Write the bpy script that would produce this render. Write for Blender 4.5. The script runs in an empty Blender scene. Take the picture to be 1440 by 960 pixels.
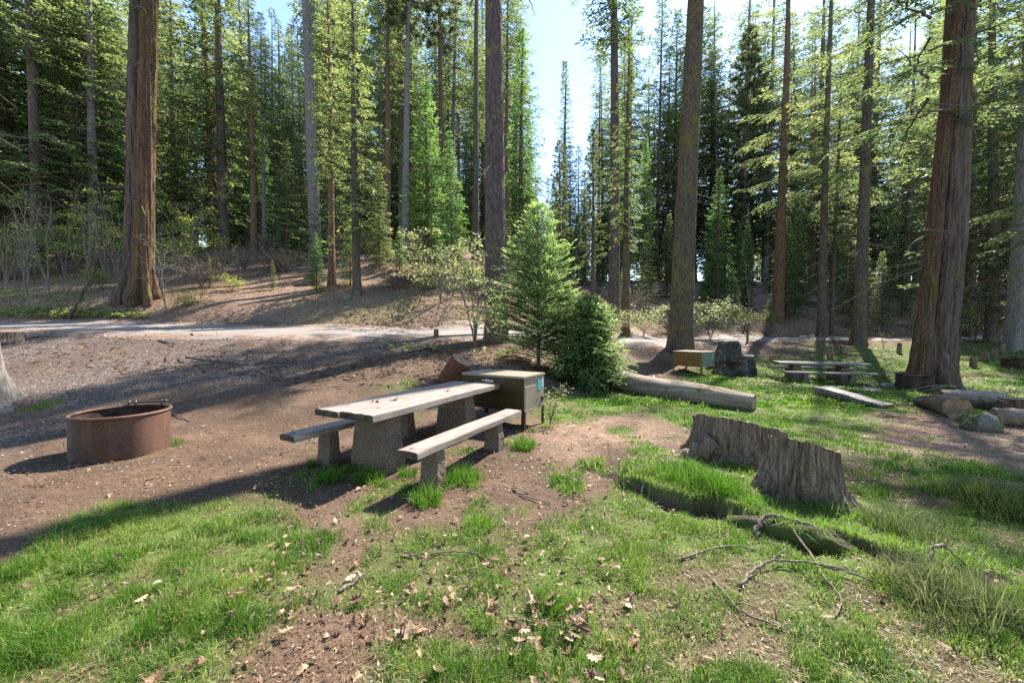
import bpy, bmesh, math, random
import numpy as np
from mathutils import Vector, Matrix

R = math.radians
rng = np.random.default_rng(7)
random.seed(7)
scene = bpy.context.scene
COL = scene.collection

# ------------------------------------------------------------------ noise
def _h(ix, iy, seed):
    n = (ix.astype(np.int64) * 374761393 + iy.astype(np.int64) * 668265263 + seed * 974634777) & 0x7fffffff
    n = (n ^ (n >> 13)) * 1274126177 & 0x7fffffff
    return ((n ^ (n >> 16)) & 0xffff) / 65535.0

def vnoise(x, y, seed=0):
    x = np.asarray(x, float); y = np.asarray(y, float)
    ix = np.floor(x); iy = np.floor(y)
    fx = x - ix; fy = y - iy
    fx = fx * fx * (3 - 2 * fx); fy = fy * fy * (3 - 2 * fy)
    a = _h(ix, iy, seed); b = _h(ix + 1, iy, seed)
    c = _h(ix, iy + 1, seed); d = _h(ix + 1, iy + 1, seed)
    return (a * (1 - fx) + b * fx) * (1 - fy) + (c * (1 - fx) + d * fx) * fy

def fbm(x, y, octv=4, seed=0):
    s = 0; a = .5; t = 0
    for i in range(octv):
        s = s + a * vnoise(np.asarray(x) * 2 ** i, np.asarray(y) * 2 ** i, seed + i * 17); t += a; a *= .5
    return s / t

def smooth(e0, e1, x):
    t = np.clip((np.asarray(x, float) - e0) / (e1 - e0), 0, 1)
    return t * t * (3 - 2 * t)

# ------------------------------------------------------------------ terrain
CAMZ, F, HZ = 1.65, 560.0, 462.0
COLS = [
 (-60, [(4, 0), (7, .25), (9, .7), (11.5, 1.4), (12.5, 1.6), (15.5, 1.8), (17, 2.6), (20, 3.9), (31, 7.6), (50, 11.8), (70, 13), (400, 20)]),
 (-16, [(5, 0), (7, .2), (9, .6), (11.5, 1.4), (12.0, 1.6), (15.4, 1.82), (17, 2.95), (20, 3.9), (31, 7.6), (50, 11.6), (70, 13), (400, 20)]),
 (-8, [(5.5, 0), (6.5, .12), (8, .46), (10.5, .95), (12, 1.38), (15.5, 1.68), (17.5, 2.6), (21, 3.8), (31, 7.4), (50, 11.5), (70, 13), (400, 20)]),
 (-3, [(6.5, 0), (8, .38), (10, .75), (12.5, 1.2), (13.5, 1.34), (16.7, 1.54), (19.5, 3.1), (27, 5.8), (50, 11.3), (70, 12.6), (400, 20)]),
 (0, [(7.3, 0), (9, .3), (12, .85), (14, 1.2), (15.2, 1.33), (19, 1.45), (22, 2.8), (30, 5.2), (50, 10.6), (70, 12), (400, 20)]),
 (2.3, [(9.5, 0), (11, .12), (14, .6), (16.5, 1.1), (20.5, 1.2), (24, 2.4), (50, 9.5), (70, 11.4), (400, 20)]),
 (4, [(11, -.05), (14, .1), (17.5, .95), (21.5, 1.1), (24, 2.1), (50, 9), (70, 11), (400, 20)]),
 (6.3, [(10, -.05), (15, -.15), (17, .2), (18.9, .98), (22.5, 1.08), (24, 2.0), (29, 3.6), (50, 8.5), (70, 11), (400, 20)]),
 (9, [(8, -.05), (12, -.2), (16, -.22), (18.5, .1), (20.7, .92), (24.6, 1.02), (27, 1.9), (50, 7.6), (70, 10), (400, 20)]),
 (12, [(7, -.1), (10, -.2), (14, -.25), (17, -.05), (21.5, .85), (22.3, .96), (26, 1.02), (29, 2), (50, 7), (70, 10), (400, 20)]),
 (20, [(7, -.1), (12, -.2), (15, .05), (20, .48), (24.7, .92), (28.7, 1.0), (30, 1.5), (34, 3.0), (50, 7), (70, 10), (400, 20)]),
 (28, [(7, -.1), (14, .05), (20, .58), (26, .88), (30, 1.0), (36, 3.3), (50, 6.8), (70, 10), (400, 20)]),
 (60, [(7, -.1), (14, .05), (20, .55), (29.5, .95), (34, 1.0), (40, 3.3), (50, 6), (70, 10), (400, 20)]),
]
_ys = np.concatenate([np.arange(-60, 60, .25), np.arange(60, 420, 4.)])
_xs = np.array([c[0] for c in COLS], float)
_tab = []
for cx, pts in COLS:
    zz = np.interp(_ys, [p[0] for p in pts], [p[1] for p in pts])
    n = len(np.arange(-60, 60, .25))
    k = np.array([1, 2, 3, 2, 1.]); k /= k.sum()
    s = np.convolve(np.pad(zz[:n], 2, mode='edge'), k, 'valid')
    zz[2:n - 3] = s[2:n - 3]
    _tab.append(zz)
_tab = np.array(_tab)

def bank_y(x):       # front edge of the raised turf under the two stumps
    return (fbm(np.asarray(x, float) * 3.2, np.asarray(x, float) * 0 + 5, 3, 44) - .5) * .42 + (vnoise(np.asarray(x, float) * 13, np.asarray(x, float) * 0 + 2, 45) - .5) * .07 + np.interp(x, [.9, 1.16, 1.45, 1.76, 1.95, 2.42, 2.95, 3.6, 4.4], [4.6, 4.12, 3.78, 3.5, 3.2, 2.95, 2.68, 2.45, 2.2])

def mound(x, y):
    d = y - bank_y(x)
    side = smooth(.95, 1.35, x) * (1 - smooth(2.5, 3.6, x))
    front = smooth(-.01, .045, d)
    back = 1 - smooth(.9, 2.6, d)
    hollow = -.09 * np.exp(-((d + .07) / .075) ** 2)
    return ((.10 + .12 * vnoise(x * 1.9 + 3, y * .6, 48)) * (1 - .55 * smooth(1.7, 2.3, x)) * front * back + hollow) * side

def terrain(x, y, fine=True):
    x = np.asarray(x, float); y = np.asarray(y, float)
    shp = np.broadcast(x, y).shape
    x = np.broadcast_to(x, shp).ravel(); y = np.broadcast_to(y, shp).ravel()
    i = np.clip(np.searchsorted(_xs, x) - 1, 0, len(_xs) - 2)
    t = np.clip((x - _xs[i]) / (_xs[i + 1] - _xs[i]), 0, 1); t = t * t * (3 - 2 * t)
    j = np.clip(np.searchsorted(_ys, y) - 1, 0, len(_ys) - 2)
    u = np.clip((y - _ys[j]) / (_ys[j + 1] - _ys[j]), 0, 1)
    z0 = _tab[i, j] * (1 - u) + _tab[i, j + 1] * u
    z1 = _tab[i + 1, j] * (1 - u) + _tab[i + 1, j + 1] * u
    z = z0 * (1 - t) + z1 * t
    z = z + mound(x, y)
    if fine:
        rd = road_dist(x, y)
        amp = smooth(1.7, 3.5, rd)
        far = smooth(17, 30, y)
        z = z + (fbm(x * .55, y * .55, 4, 3) - .5) * (.10 + .75 * far) * amp
        z = z + (fbm(x * 4, y * 4, 3, 9) - .5) * (.035 + .09 * far) * amp
    return z.reshape(shp)

ROAD = np.array([(-90, 13.6), (-40, 13.7), (-17, 13.7), (-8, 13.8), (-3, 15.1), (0, 17.2), (2.3, 18.6), (4, 19.6), (6.3, 20.7), (9, 22.7), (12, 24.2), (20, 26.7), (28, 28), (70, 32)], float)
def catmull(P, n=12):
    P = np.asarray(P, float); out = []
    Q = np.vstack([2 * P[0] - P[1], P, 2 * P[-1] - P[-2]])
    for i in range(1, len(Q) - 2):
        for k in range(n):
            t = k / n
            a, b, c, d = Q[i - 1], Q[i], Q[i + 1], Q[i + 2]
            out.append(.5 * ((2 * b) + (c - a) * t + (2 * a - 5 * b + 4 * c - d) * t * t + (-a + 3 * b - 3 * c + d) * t ** 3))
    out.append(P[-1])
    return np.array(out)
_RD = catmull(ROAD, 6)
def poly_dist(P, x, y):
    best = np.full(x.shape, 1e9)
    for a, b in zip(P[:-1], P[1:]):
        ab = b - a; L = ab @ ab + 1e-12
        t = np.clip(((x - a[0]) * ab[0] + (y - a[1]) * ab[1]) / L, 0, 1)
        d = (x - a[0] - t * ab[0]) ** 2 + (y - a[1] - t * ab[1]) ** 2
        best = np.minimum(best, d)
    return np.sqrt(best)
def road_dist(x, y):
    out = np.full(x.shape, 50.)
    m = (y > 8) & (y < 42)
    if m.any():
        out[m] = poly_dist(_RD, x[m], y[m])
    return out
SPUR = catmull(np.array([(13.6, 24), (12.2, 21.8), (11.2, 20.2), (10.7, 19.4)]), 6)

def tz(x, y):
    return float(terrain(np.array([x], float), np.array([y], float))[0])

# regions are given as seen from the standing point, on level ground, and turned into ground coordinates once
def gp(px, py):
    d = 924.0 / (py - HZ)
    return ((px - 720) / F * d, d)
def sdf(poly, x, y):
    P = np.array(poly + [poly[0]], float)
    d = poly_dist(P, x, y)
    ins = np.zeros(x.shape, bool)
    n = len(poly); j = n - 1
    for i in range(n):
        xi, yi = poly[i]; xj, yj = poly[j]
        c = ((yi > y) != (yj > y)) & (x < (xj - xi) * (y - yi) / (yj - yi + 1e-12) + xi)
        ins ^= c; j = i
    return np.where(ins, d, -d)
LAWN = [
 ([gp(0, 800), gp(60, 745), gp(150, 715), gp(300, 705), gp(385, 712), gp(470, 765), gp(450, 800), gp(405, 845), gp(380, 890), gp(330, 960), gp(200, 1200), gp(-500, 1300), gp(-800, 900)], 1.0, .22),
 ([gp(470, 815), gp(560, 755), gp(690, 735), gp(715, 770), gp(690, 840), gp(640, 870), gp(500, 850)], .62, .22),
 ([gp(735, 790), gp(770, 735), gp(860, 700), gp(880, 672), gp(930, 640), gp(1010, 650), gp(1100, 690), gp(1240, 690), gp(1400, 725), gp(1900, 790), gp(1800, 1250), gp(720, 1300), gp(690, 1000), gp(720, 900), gp(745, 850)], 1.0, .2),
 ([gp(470, 1000), gp(560, 900), gp(660, 930), gp(660, 1050)], .4, .2),
 ([gp(760, 572), gp(810, 560), gp(900, 545), gp(990, 512), gp(1440, 512), gp(1900, 520), gp(1900, 560), gp(1440, 585), gp(1250, 575), gp(1235, 612), gp(1170, 660), gp(1000, 610), gp(905, 572), gp(830, 590), gp(770, 600)], 1.0, .4),
 ([gp(1130, 640), gp(1230, 600), gp(1300, 640), gp(1440, 690), gp(1440, 720), gp(1200, 700)], .45, .4),
 ([(-25, 33), (-15.5, 33), (-19, 50), (-37, 50)], .85, 1.),
 ([(5, 13), (8, 17), (13, 19), (15, 17), (24, 20), (40, 24), (40, 14), (20, 10.5), (10, 11)], .9, .9),
 ([(13.5, 19), (17, 22), (26, 24), (40, 25), (40, 18), (18, 16)], .75, 1.),
]
def grass_mask(x, y):
    x = np.asarray(x, float); y = np.asarray(y, float)
    n1 = fbm(x * 1.3, y * 1.3, 4, 31) - .5
    n2 = fbm(x * .35, y * .35, 2, 37) - .5
    sc = np.clip(np.hypot(x, y) / 6, .6, 3)
    g = np.zeros(x.shape)
    for poly, w, soft in LAWN:
        s = sdf(poly, x, y) + n1 * 1.1 * soft * 2 * sc ** .5 + n2 * .3 * sc
        g = np.maximum(g, w * smooth(-soft * .6, soft * .9, s))
    patch = fbm(x * 2.2, y * 2.2, 3, 51)
    g = g * (.5 + .5 * smooth(.36, .52, patch))
    bare = smooth(.63, .74, fbm(x * .9, y * .9, 3, 77))
    g = g * (1 - .75 * bare)
    db = y - bank_y(x); face = smooth(-.16, -.09, db) * (1 - smooth(.015, .05, db)) * smooth(1.0, 1.25, x) * (1 - smooth(3.3, 3.9, x))
    g = g * (1 - face)
    wd = smooth(.60, .72, fbm(x * 1.7 + 9, y * 1.7, 3, 151)) * smooth(-3.2, -1.8, x) * (1 - smooth(6, 8, x)) * (1 - smooth(8.5, 10, y)) * .55
    g = np.maximum(g, wd * (1 - face))
    spur = 1 - smooth(.6, 1.3, poly_dist(SPUR, x, y))
    return g * (1 - spur)
GRAVEL = [gp(-900, 700), gp(0, 640), gp(120, 600), gp(260, 575), gp(420, 570), gp(520, 545), gp(640, 535), (-.7, 9.6), (-1.0, 12.5), (-3, 13.4), (-8, 12.0), (-16, 11.9), (-60, 11.9), (-40, 5)]
def gravel_mask(x, y):
    n1 = fbm(x * .8, y * .8, 4, 61) - .5
    s = sdf(GRAVEL, x, y) + n1 * 1.6
    return smooth(-.5, .6, s) * (.55 + .45 * smooth(.35, .6, fbm(x * .45, y * .45, 3, 66)))
def duff_mask(x, y):
    n1 = fbm(x * .6, y * .6, 4, 71) - .5
    rd = road_dist(x, y)
    beyond = y > np.interp(x, _RD[:, 0], _RD[:, 1])
    d = np.where(beyond, smooth(1.6, 2.6, rd + n1), 0)
    near = smooth(-.3, .5, sdf([gp(740, 640), gp(760, 600), gp(840, 575), gp(940, 590), gp(960, 620), gp(880, 660), gp(800, 690)], x, y) + n1)
    right = smooth(-.3, .5, sdf([gp(1180, 650), gp(1260, 590), gp(1440, 560), gp(2000, 580), gp(2000, 720), gp(1440, 700)], x, y) + n1 * 2)
    return np.maximum(np.maximum(d, near), right)

# ------------------------------------------------------------------ node helpers
def new_mat(name):
    m = bpy.data.materials.new(name); m.use_nodes = True
    nt = m.node_tree
    for n in list(nt.nodes): nt.nodes.remove(n)
    out = nt.nodes.new('ShaderNodeOutputMaterial')
    b = nt.nodes.new('ShaderNodeBsdfPrincipled')
    nt.links.new(b.outputs[0], out.inputs[0])
    return m, nt, b, out
def nd(nt, t, **kw):
    n = nt.nodes.new(t)
    for k, v in kw.items():
        if k.startswith('_'): setattr(n, k[1:], v)
        else:
            key = int(k[1:]) if k[0] == 'i' and k[1:].isdigit() else k
            s = n.inputs[key]
            if hasattr(v, 'is_linked') or isinstance(v, bpy.types.NodeSocket): nt.links.new(v, s)
            else: s.default_value = v
    return n
def ramp(nt, fac, stops, interp='LINEAR'):
    n = nt.nodes.new('ShaderNodeValToRGB'); n.color_ramp.interpolation = interp
    e = n.color_ramp.elements
    while len(e) < len(stops): e.new(.5)
    for s, (p, c) in zip(e, stops):
        s.position = p; s.color = (c[0], c[1], c[2], 1) if len(c) == 3 else c
    nt.links.new(fac, n.inputs[0]); return n.outputs[0]
def mixc(nt, f, a, b, mode='MIX'):
    n = nt.nodes.new('ShaderNodeMix'); n.data_type = 'RGBA'; n.blend_type = mode
    for s, v in ((n.inputs[0], f), (n.inputs[6], a), (n.inputs[7], b)):
        if isinstance(v, bpy.types.NodeSocket): nt.links.new(v, s)
        elif isinstance(v, (tuple, list)): s.default_value = (*v[:3], 1)
        else: s.default_value = v
    return n.outputs[2]
def mth(nt, op, a, b=0.0, c=0.0):
    n = nt.nodes.new('ShaderNodeMath'); n.operation = op
    for s, v in zip(n.inputs, (a, b, c)):
        if isinstance(v, bpy.types.NodeSocket): nt.links.new(v, s)
        else: s.default_value = v
    return n.outputs[0]
def noise(nt, vec, scale, detail=4, rough=.55, dist=0.0):
    n = nd(nt, 'ShaderNodeTexNoise', Scale=scale, Detail=detail, Roughness=rough, Distortion=dist)
    nt.links.new(vec, n.inputs['Vector']); return n.outputs['Fac']
def mapping(nt, vec, sc=(1, 1, 1), loc=(0, 0, 0), rot=(0, 0, 0)):
    n = nd(nt, 'ShaderNodeMapping', Scale=sc, Location=loc, Rotation=rot)
    nt.links.new(vec, n.inputs['Vector']); return n.outputs[0]
def bump(nt, h, strength, dist, b, prev=None):
    n = nd(nt, 'ShaderNodeBump', Strength=strength, Distance=dist)
    nt.links.new(h, n.inputs['Height'])
    if prev is not None: nt.links.new(prev, n.inputs['Normal'])
    nt.links.new(n.outputs[0], b.inputs['Normal']); return n.outputs[0]
def objco(nt): return nt.nodes.new('ShaderNodeTexCoord').outputs['Object']
def geopos(nt): return nt.nodes.new('ShaderNodeNewGeometry').outputs['Position']
def attr(nt, name):
    n = nt.nodes.new('ShaderNodeAttribute'); n.attribute_name = name; return n.outputs['Fac']
def setc(b, c, rough=.8, spec=.3):
    b.inputs['Roughness'].default_value = rough
    b.inputs['Specular IOR Level'].default_value = spec
    if c is not None: b.inputs['Base Color'].default_value = (*c, 1)

M = {}
def foliage_mat(name, dark, mid, light, trans=.45, tcol=1.0, objvar=.25, straw=None):
    m, nt, b, out = new_mat(name)
    t = attr(nt, 'tint')
    oi = nt.nodes.new('ShaderNodeObjectInfo').outputs['Random']
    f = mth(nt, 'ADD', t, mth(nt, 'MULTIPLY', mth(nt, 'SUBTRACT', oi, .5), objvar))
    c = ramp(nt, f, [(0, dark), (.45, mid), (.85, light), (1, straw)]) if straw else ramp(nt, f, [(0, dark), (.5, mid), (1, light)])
    nt.links.new(c, b.inputs['Base Color']); setc(b, None, .55, .35)
    tr = nt.nodes.new('ShaderNodeBsdfTranslucent')
    hs = nd(nt, 'ShaderNodeHueSaturation', Hue=.503, Saturation=1.05, Value=1.5 * tcol)
    nt.links.new(c, hs.inputs['Color']); nt.links.new(hs.outputs[0], tr.inputs[0])
    mx = nt.nodes.new('ShaderNodeMixShader'); mx.inputs[0].default_value = trans
    nt.links.new(b.outputs[0], mx.inputs[1]); nt.links.new(tr.outputs[0], mx.inputs[2])
    nt.links.new(mx.outputs[0], out.inputs[0])
    M[name] = m; return m
foliage_mat('fir_needles', (.055, .080, .027), (.115, .150, .051), (.245, .262, .088), .62, 1.15)
foliage_mat('cedar_sprays', (.044, .092, .024), (.095, .170, .042), (.20, .275, .080), .55, 1.15)
foliage_mat('pine_needles', (.065, .085, .036), (.135, .155, .060), (.25, .25, .105), .55, 1.1)
foliage_mat('young_needles', (.050, .098, .028), (.105, .178, .050), (.25, .315, .105), .55, 1.1)
foliage_mat('shrub_leaves', (.12, .155, .055), (.26, .285, .11), (.46, .46, .23), .5, 1.0)
foliage_mat('maple_leaves', (.11, .155, .03), (.23, .27, .06), (.40, .40, .13), .55, 1.0)
foliage_mat('grass_blades', (.034, .082, .011), (.076, .166, .018), (.18, .25, .044), .42, 1.1, 0, (.42, .36, .19))
foliage_mat('sedge_blades', (.055, .085, .022), (.12, .155, .05), (.42, .38, .21), .35, .9, 0)
foliage_mat('ground_leaves', (.10, .14, .03), (.22, .26, .06), (.40, .40, .15), .4, .9, 0)
foliage_mat('dead_leaves', (.075, .040, .024), (.21, .125, .07), (.46, .34, .22), .15, .8, 0)
foliage_mat('moss', (.05, .08, .014), (.12, .16, .025), (.22, .25, .05), .2, .85, 0)

def bark(name, base, dark, light, lich=None, lich_amt=.0, vs=9, hs=1.2, strength=.9, dist=.03, voro=.6, ax=2):
    m, nt, b, out = new_mat(name)
    co = objco(nt)
    def sc_(a, b_): q = [a, a, a]; q[ax] = b_; return tuple(q)
    st = mapping(nt, co, sc_(vs, hs))
    n1 = noise(nt, st, 1.0, 6, .62, .6)
    n0 = noise(nt, mapping(nt, co, sc_(vs * 2.6, hs * 1.3)), 1.0, 5, .65, .4)
    n1 = mth(nt, 'ADD', mth(nt, 'MULTIPLY', n1, .55), mth(nt, 'MULTIPLY', n0, .45))
    v = nd(nt, 'ShaderNodeTexVoronoi', Scale=1.25); v.feature = 'DISTANCE_TO_EDGE'
    nt.links.new(mapping(nt, co, sc_(vs * 1.1, hs * 1.5)), v.inputs['Vector'])
    e = mth(nt, 'MINIMUM', mth(nt, 'MULTIPLY', v.outputs[0], 3.0), 1.0)
    h = mth(nt, 'ADD', mth(nt, 'MULTIPLY', mth(nt, 'SUBTRACT', n1, .5), 2.0 - voro * 1.2), mth(nt, 'ADD', .62 - voro * .25, mth(nt, 'MULTIPLY', e, voro * .6)))
    c = ramp(nt, h, [(.28, dark), (.62, base), (1.0, light)])
    big = noise(nt, co, .8, 3)
    c = mixc(nt, mth(nt, 'MULTIPLY', big, .55), c, mixc(nt, .5, c, dark))
    if lich:
        l = noise(nt, co, 1.6, 5, .7)
        l2 = noise(nt, mapping(nt, co, (14, 14, 9)), 1.0, 4, .7)
        lf = ramp(nt, mth(nt, 'MULTIPLY', l, mth(nt, 'ADD', l2, .45)), [(.62 - lich_amt, (0, 0, 0)), (.72 - lich_amt, (1, 1, 1))])
        c = mixc(nt, lf, c, lich)
    nt.links.new(c, b.inputs['Base Color']); setc(b, None, .95, .15)
    fine = noise(nt, mapping(nt, co, sc_(vs * 4, hs * 6)), 1.0, 4, .7)
    hh = mth(nt, 'ADD', h, mth(nt, 'MULTIPLY', fine, .35))
    bump(nt, hh, strength, dist, b)
    M[name] = m; return m
bark('bark_cedar', (.20, .115, .074), (.042, .024, .017), (.36, .23, .155), (.17, .15, .03), .10, 19, .7, 1., .09, .12)
bark('bark_cedar_grey', (.155, .115, .090), (.04, .029, .024), (.27, .21, .17), (.16, .16, .05), .05, 13, .5, 1., .05, 0)
bark('bark_pine', (.125, .093, .080), (.042, .030, .027), (.20, .155, .135), (.17, .17, .05), .06, 9, 2.2, 1., .03)
bark('bark_fir', (.115, .090, .072), (.035, .027, .022), (.20, .165, .13), (.16, .145, .04), .10, 11, 1.6)
bark('bark_moss', (.12, .092, .062), (.036, .027, .020), (.21, .16, .11), (.155, .125, .035), .12, 11, 1.6)
bark('bark_grey', (.21, .185, .165), (.085, .073, .066), (.30, .275, .25), (.17, .18, .10), .06, 10, 2.0, .8)
bark('bark_red', (.18, .105, .065), (.05, .030, .020), (.27, .175, .12), (.17, .14, .04), .08, 10, 1.6)
bark('stump_wood', (.28, .205, .15), (.045, .031, .022), (.46, .375, .30), (.09, .10, .05), .03, 15, 1.3, 1., .06, .35)
bark('twig_wood', (.19, .15, .12), (.08, .06, .05), (.30, .25, .21), None, 0, 20, 6, .5, .01)
bark('pale_twig', (.22, .185, .155), (.11, .09, .075), (.33, .29, .255), None, 0, 20, 6, .4, .01)
bark('dead_log', (.27, .215, .165), (.085, .060, .045), (.44, .39, .33), (.13, .115, .05), .06, 9, .8, .9, .02, 0, 0)
bark('log_bark', (.16, .115, .085), (.05, .035, .026), (.27, .21, .16), None, 0, 12, 1.2, .9, .03, .3, 0)
bark('red_log', (.155, .060, .036), (.045, .020, .014), (.24, .105, .065), None, 0, 14, 1.2, .9, .03, 0, 0)
bark('rot_wood', (.10, .075, .055), (.028, .020, .016), (.20, .165, .13), (.075, .10, .025), .24, 9, 1.5, 1., .04, 0, 0)

def wood_grain(name, base, dark, light, axis=0, scale=1.0, rough=.85, bmp=.5):
    m, nt, b, out = new_mat(name)
    co = objco(nt)
    s = [16 * scale] * 3; s[axis] = .9 * scale
    st = mapping(nt, co, tuple(s))
    n1 = noise(nt, st, 1.0, 6, .6, .8)
    s2 = [70 * scale] * 3; s2[axis] = 2.5 * scale
    n2 = noise(nt, mapping(nt, co, tuple(s2)), 1.0, 4, .6, .3)
    h = mth(nt, 'ADD', mth(nt, 'MULTIPLY', n1, .6), mth(nt, 'MULTIPLY', n2, .4))
    c = ramp(nt, h, [(.30, dark), (.47, base), (.68, light)])
    v = nd(nt, 'ShaderNodeTexVoronoi', Scale=1.0)
    s3 = [3.1 * scale] * 3; s3[axis] = 1.7 * scale
    nt.links.new(mapping(nt, co, tuple(s3)), v.inputs['Vector'])
    kn = ramp(nt, v.outputs[0], [(.035, (1, 1, 1)), (.09, (0, 0, 0))])
    c = mixc(nt, mth(nt, 'MULTIPLY', kn, .8), c, (.05, .032, .022))
    st2 = noise(nt, co, 2.2, 4)
    c = mixc(nt, ramp(nt, st2, [(.5, (0, 0, 0)), (.72, (.6, .6, .6))]), c, mixc(nt, .6, c, dark))
    nt.links.new(c, b.inputs['Base Color']); setc(b, None, rough, .25)
    bump(nt, h, bmp, .012, b)
    M[name] = m
wood_grain('plank', (.25, .198, .168), (.088, .064, .050), (.37, .318, .28))
wood_grain('plank_far', (.15, .14, .13), (.07, .062, .055), (.24, .23, .215))
wood_grain('split_wood', (.31, .265, .225), (.12, .09, .07), (.46, .42, .375), 0)
def simple(name, fn):
    m, nt, b, out = new_mat(name); fn(nt, b); M[name] = m
def _endgrain(nt, b):
    co = objco(nt); r = noise(nt, mapping(nt, co, (8, 8, 8)), 1, 5)
    nt.links.new(ramp(nt, r, [(.3, (.035, .026, .020)), (.7, (.12, .09, .07))]), b.inputs['Base Color']); setc(b, None, .9, .2)
    bump(nt, noise(nt, co, 60, 3), .6, .01, b)
simple('end_grain', _endgrain)
def _cut(nt, b):
    co = objco(nt)
    w = nd(nt, 'ShaderNodeTexWave', Scale=16.0, Distortion=3.5, Detail=3.0); w.wave_type = 'RINGS'; w.rings_direction = 'Z'
    nt.links.new(co, w.inputs['Vector'])
    g = noise(nt, co, 5, 5)
    c = mixc(nt, mth(nt, 'MULTIPLY', w.outputs['Fac'], .35), (.34, .22, .14), (.17, .10, .065))
    c = mixc(nt, ramp(nt, g, [(.4, (0, 0, 0)), (.7, (1, 1, 1))]), c, (.12, .085, .062))
    nt.links.new(c, b.inputs['Base Color']); setc(b, None, .9, .2)
    bump(nt, g, .5, .02, b)
simple('cut_wood', _cut)
def _concrete(nt, b):
    co = objco(nt)
    v = nd(nt, 'ShaderNodeTexVoronoi', Scale=62.0, Randomness=1.0); nt.links.new(co, v.inputs['Vector'])
    rc = nt.nodes.new('ShaderNodeSeparateColor'); nt.links.new(v.outputs['Color'], rc.inputs[0])
    peb = ramp(nt, rc.outputs[0], [(0, (.11, .085, .065)), (.5, (.22, .18, .145)), (1, (.37, .33, .28))])
    e = ramp(nt, v.outputs['Distance'], [(.25, (1, 1, 1)), (.6, (0, 0, 0))])
    c = mixc(nt, mth(nt, 'MULTIPLY', e, .6), (.165, .122, .086), peb)
    g = noise(nt, co, 3.5, 5)
    c = mixc(nt, ramp(nt, g, [(.42, (0, 0, 0)), (.75, (.8, .8, .8))]), c, (.12, .085, .055))
    nt.links.new(c, b.inputs['Base Color']); setc(b, None, .95, .2)
    bump(nt, mth(nt, 'ADD', mth(nt, 'MULTIPLY', e, .6), noise(nt, co, 25, 5)), .8, .012, b)
simple('concrete', _concrete)
def _rust(nt, b):
    co = objco(nt)
    n1 = noise(nt, mapping(nt, co, (3, 3, 1.2)), 1, 6, .65, .4)
    n2 = noise(nt, co, 40, 4)
    c = ramp(nt, mth(nt, 'ADD', mth(nt, 'MULTIPLY', n1, .8), mth(nt, 'MULTIPLY', n2, .2)), [(.32, (.036, .021, .017)), (.5, (.088, .045, .031)), (.68, (.155, .080, .050))])
    w = noise(nt, mapping(nt, co, (9, 9, .8)), 1, 4)
    c = mixc(nt, ramp(nt, w, [(.5, (0, 0, 0)), (.8, (.5, .5, .5))]), c, (.13, .09, .07))
    nt.links.new(c, b.inputs['Base Color']); setc(b, None, .7, .35); b.inputs['Metallic'].default_value = .15
    bump(nt, n2, .3, .004, b)
simple('rusty_steel', _rust)
def _soot(nt, b):
    co = objco(nt); n1 = noise(nt, co, 5, 5)
    nt.links.new(ramp(nt, n1, [(.35, (.018, .014, .012)), (.75, (.10, .058, .04))]), b.inputs['Base Color']); setc(b, None, .9, .2)
simple('sooty_steel', _soot)
def _ash(nt, b):
    co = objco(nt); n1 = noise(nt, co, 14, 5)
    nt.links.new(ramp(nt, n1, [(.35, (.02, .018, .016)), (.7, (.12, .11, .105))]), b.inputs['Base Color']); setc(b, None, 1, .1)
    bump(nt, n1, 1, .04, b)
simple('ash', _ash)
def _darksteel(nt, b):
    co = objco(nt); n1 = noise(nt, co, 20, 4)
    nt.links.new(ramp(nt, n1, [(.3, (.03, .03, .033)), (.7, (.09, .085, .085))]), b.inputs['Base Color']); setc(b, None, .5, .5); b.inputs['Metallic'].default_value = .5
simple('dark_steel', _darksteel)
def paint(base, worn, rough=.42):
    def f(nt, b):
        co = objco(nt)
        n1 = noise(nt, co, 3, 5); n2 = noise(nt, co, 90, 2); n3 = noise(nt, mapping(nt, co, (25, 25, 2)), 1, 4)
        c = mixc(nt, ramp(nt, n1, [(.4, (0, 0, 0)), (.8, (.7, .7, .7))]), base, worn)
        c = mixc(nt, ramp(nt, n3, [(.6, (0, 0, 0)), (.85, (.35, .35, .35))]), c, (.22, .18, .13))
        nt.links.new(c, b.inputs['Base Color']); setc(b, None, rough, .2)
        nt.links.new(mth(nt, 'ADD', rough - .05, mth(nt, 'MULTIPLY', n1, .15)), b.inputs['Roughness'])
        bump(nt, n2, .06, .002, b)
    return f
simple('brown_paint', paint((.046, .031, .011), (.062, .044, .018), .55))  # brown darkened to stand in for shade on the locker front
simple('sunlit_tan_paint', paint((.235, .205, .15), (.30, .265, .20), .4))  # sunlight on the near locker's lid and side put into the colour
simple('ochre_paint', paint((.21, .115, .03), (.25, .15, .05)))
simple('green_paint', paint((.13, .16, .115), (.17, .19, .14)))
def flat(c, rough=.6):
    def f(nt, b):
        co = objco(nt); n1 = noise(nt, co, 30, 3)
        nt.links.new(mixc(nt, mth(nt, 'MULTIPLY', n1, .3), c, tuple(v * .6 for v in c)), b.inputs['Base Color']); setc(b, None, rough, .4)
    return f
simple('teal_print', flat((.06, .40, .38), .4))
simple('white_print', flat((.72, .72, .70), .5))
simple('grey_print', flat((.42, .43, .47), .5))
simple('black_plastic', flat((.02, .02, .02), .5))
simple('post_paint', flat((.25, .18, .03)))
def _post(nt, b):
    co = objco(nt); n1 = noise(nt, mapping(nt, co, (14, 14, 2)), 1, 5)
    nt.links.new(ramp(nt, n1, [(.3, (.07, .045, .03)), (.7, (.24, .16, .105))]), b.inputs['Base Color']); setc(b, None, .95, .2)
    bump(nt, n1, .7, .02, b)
simple('post_wood', _post)
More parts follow.
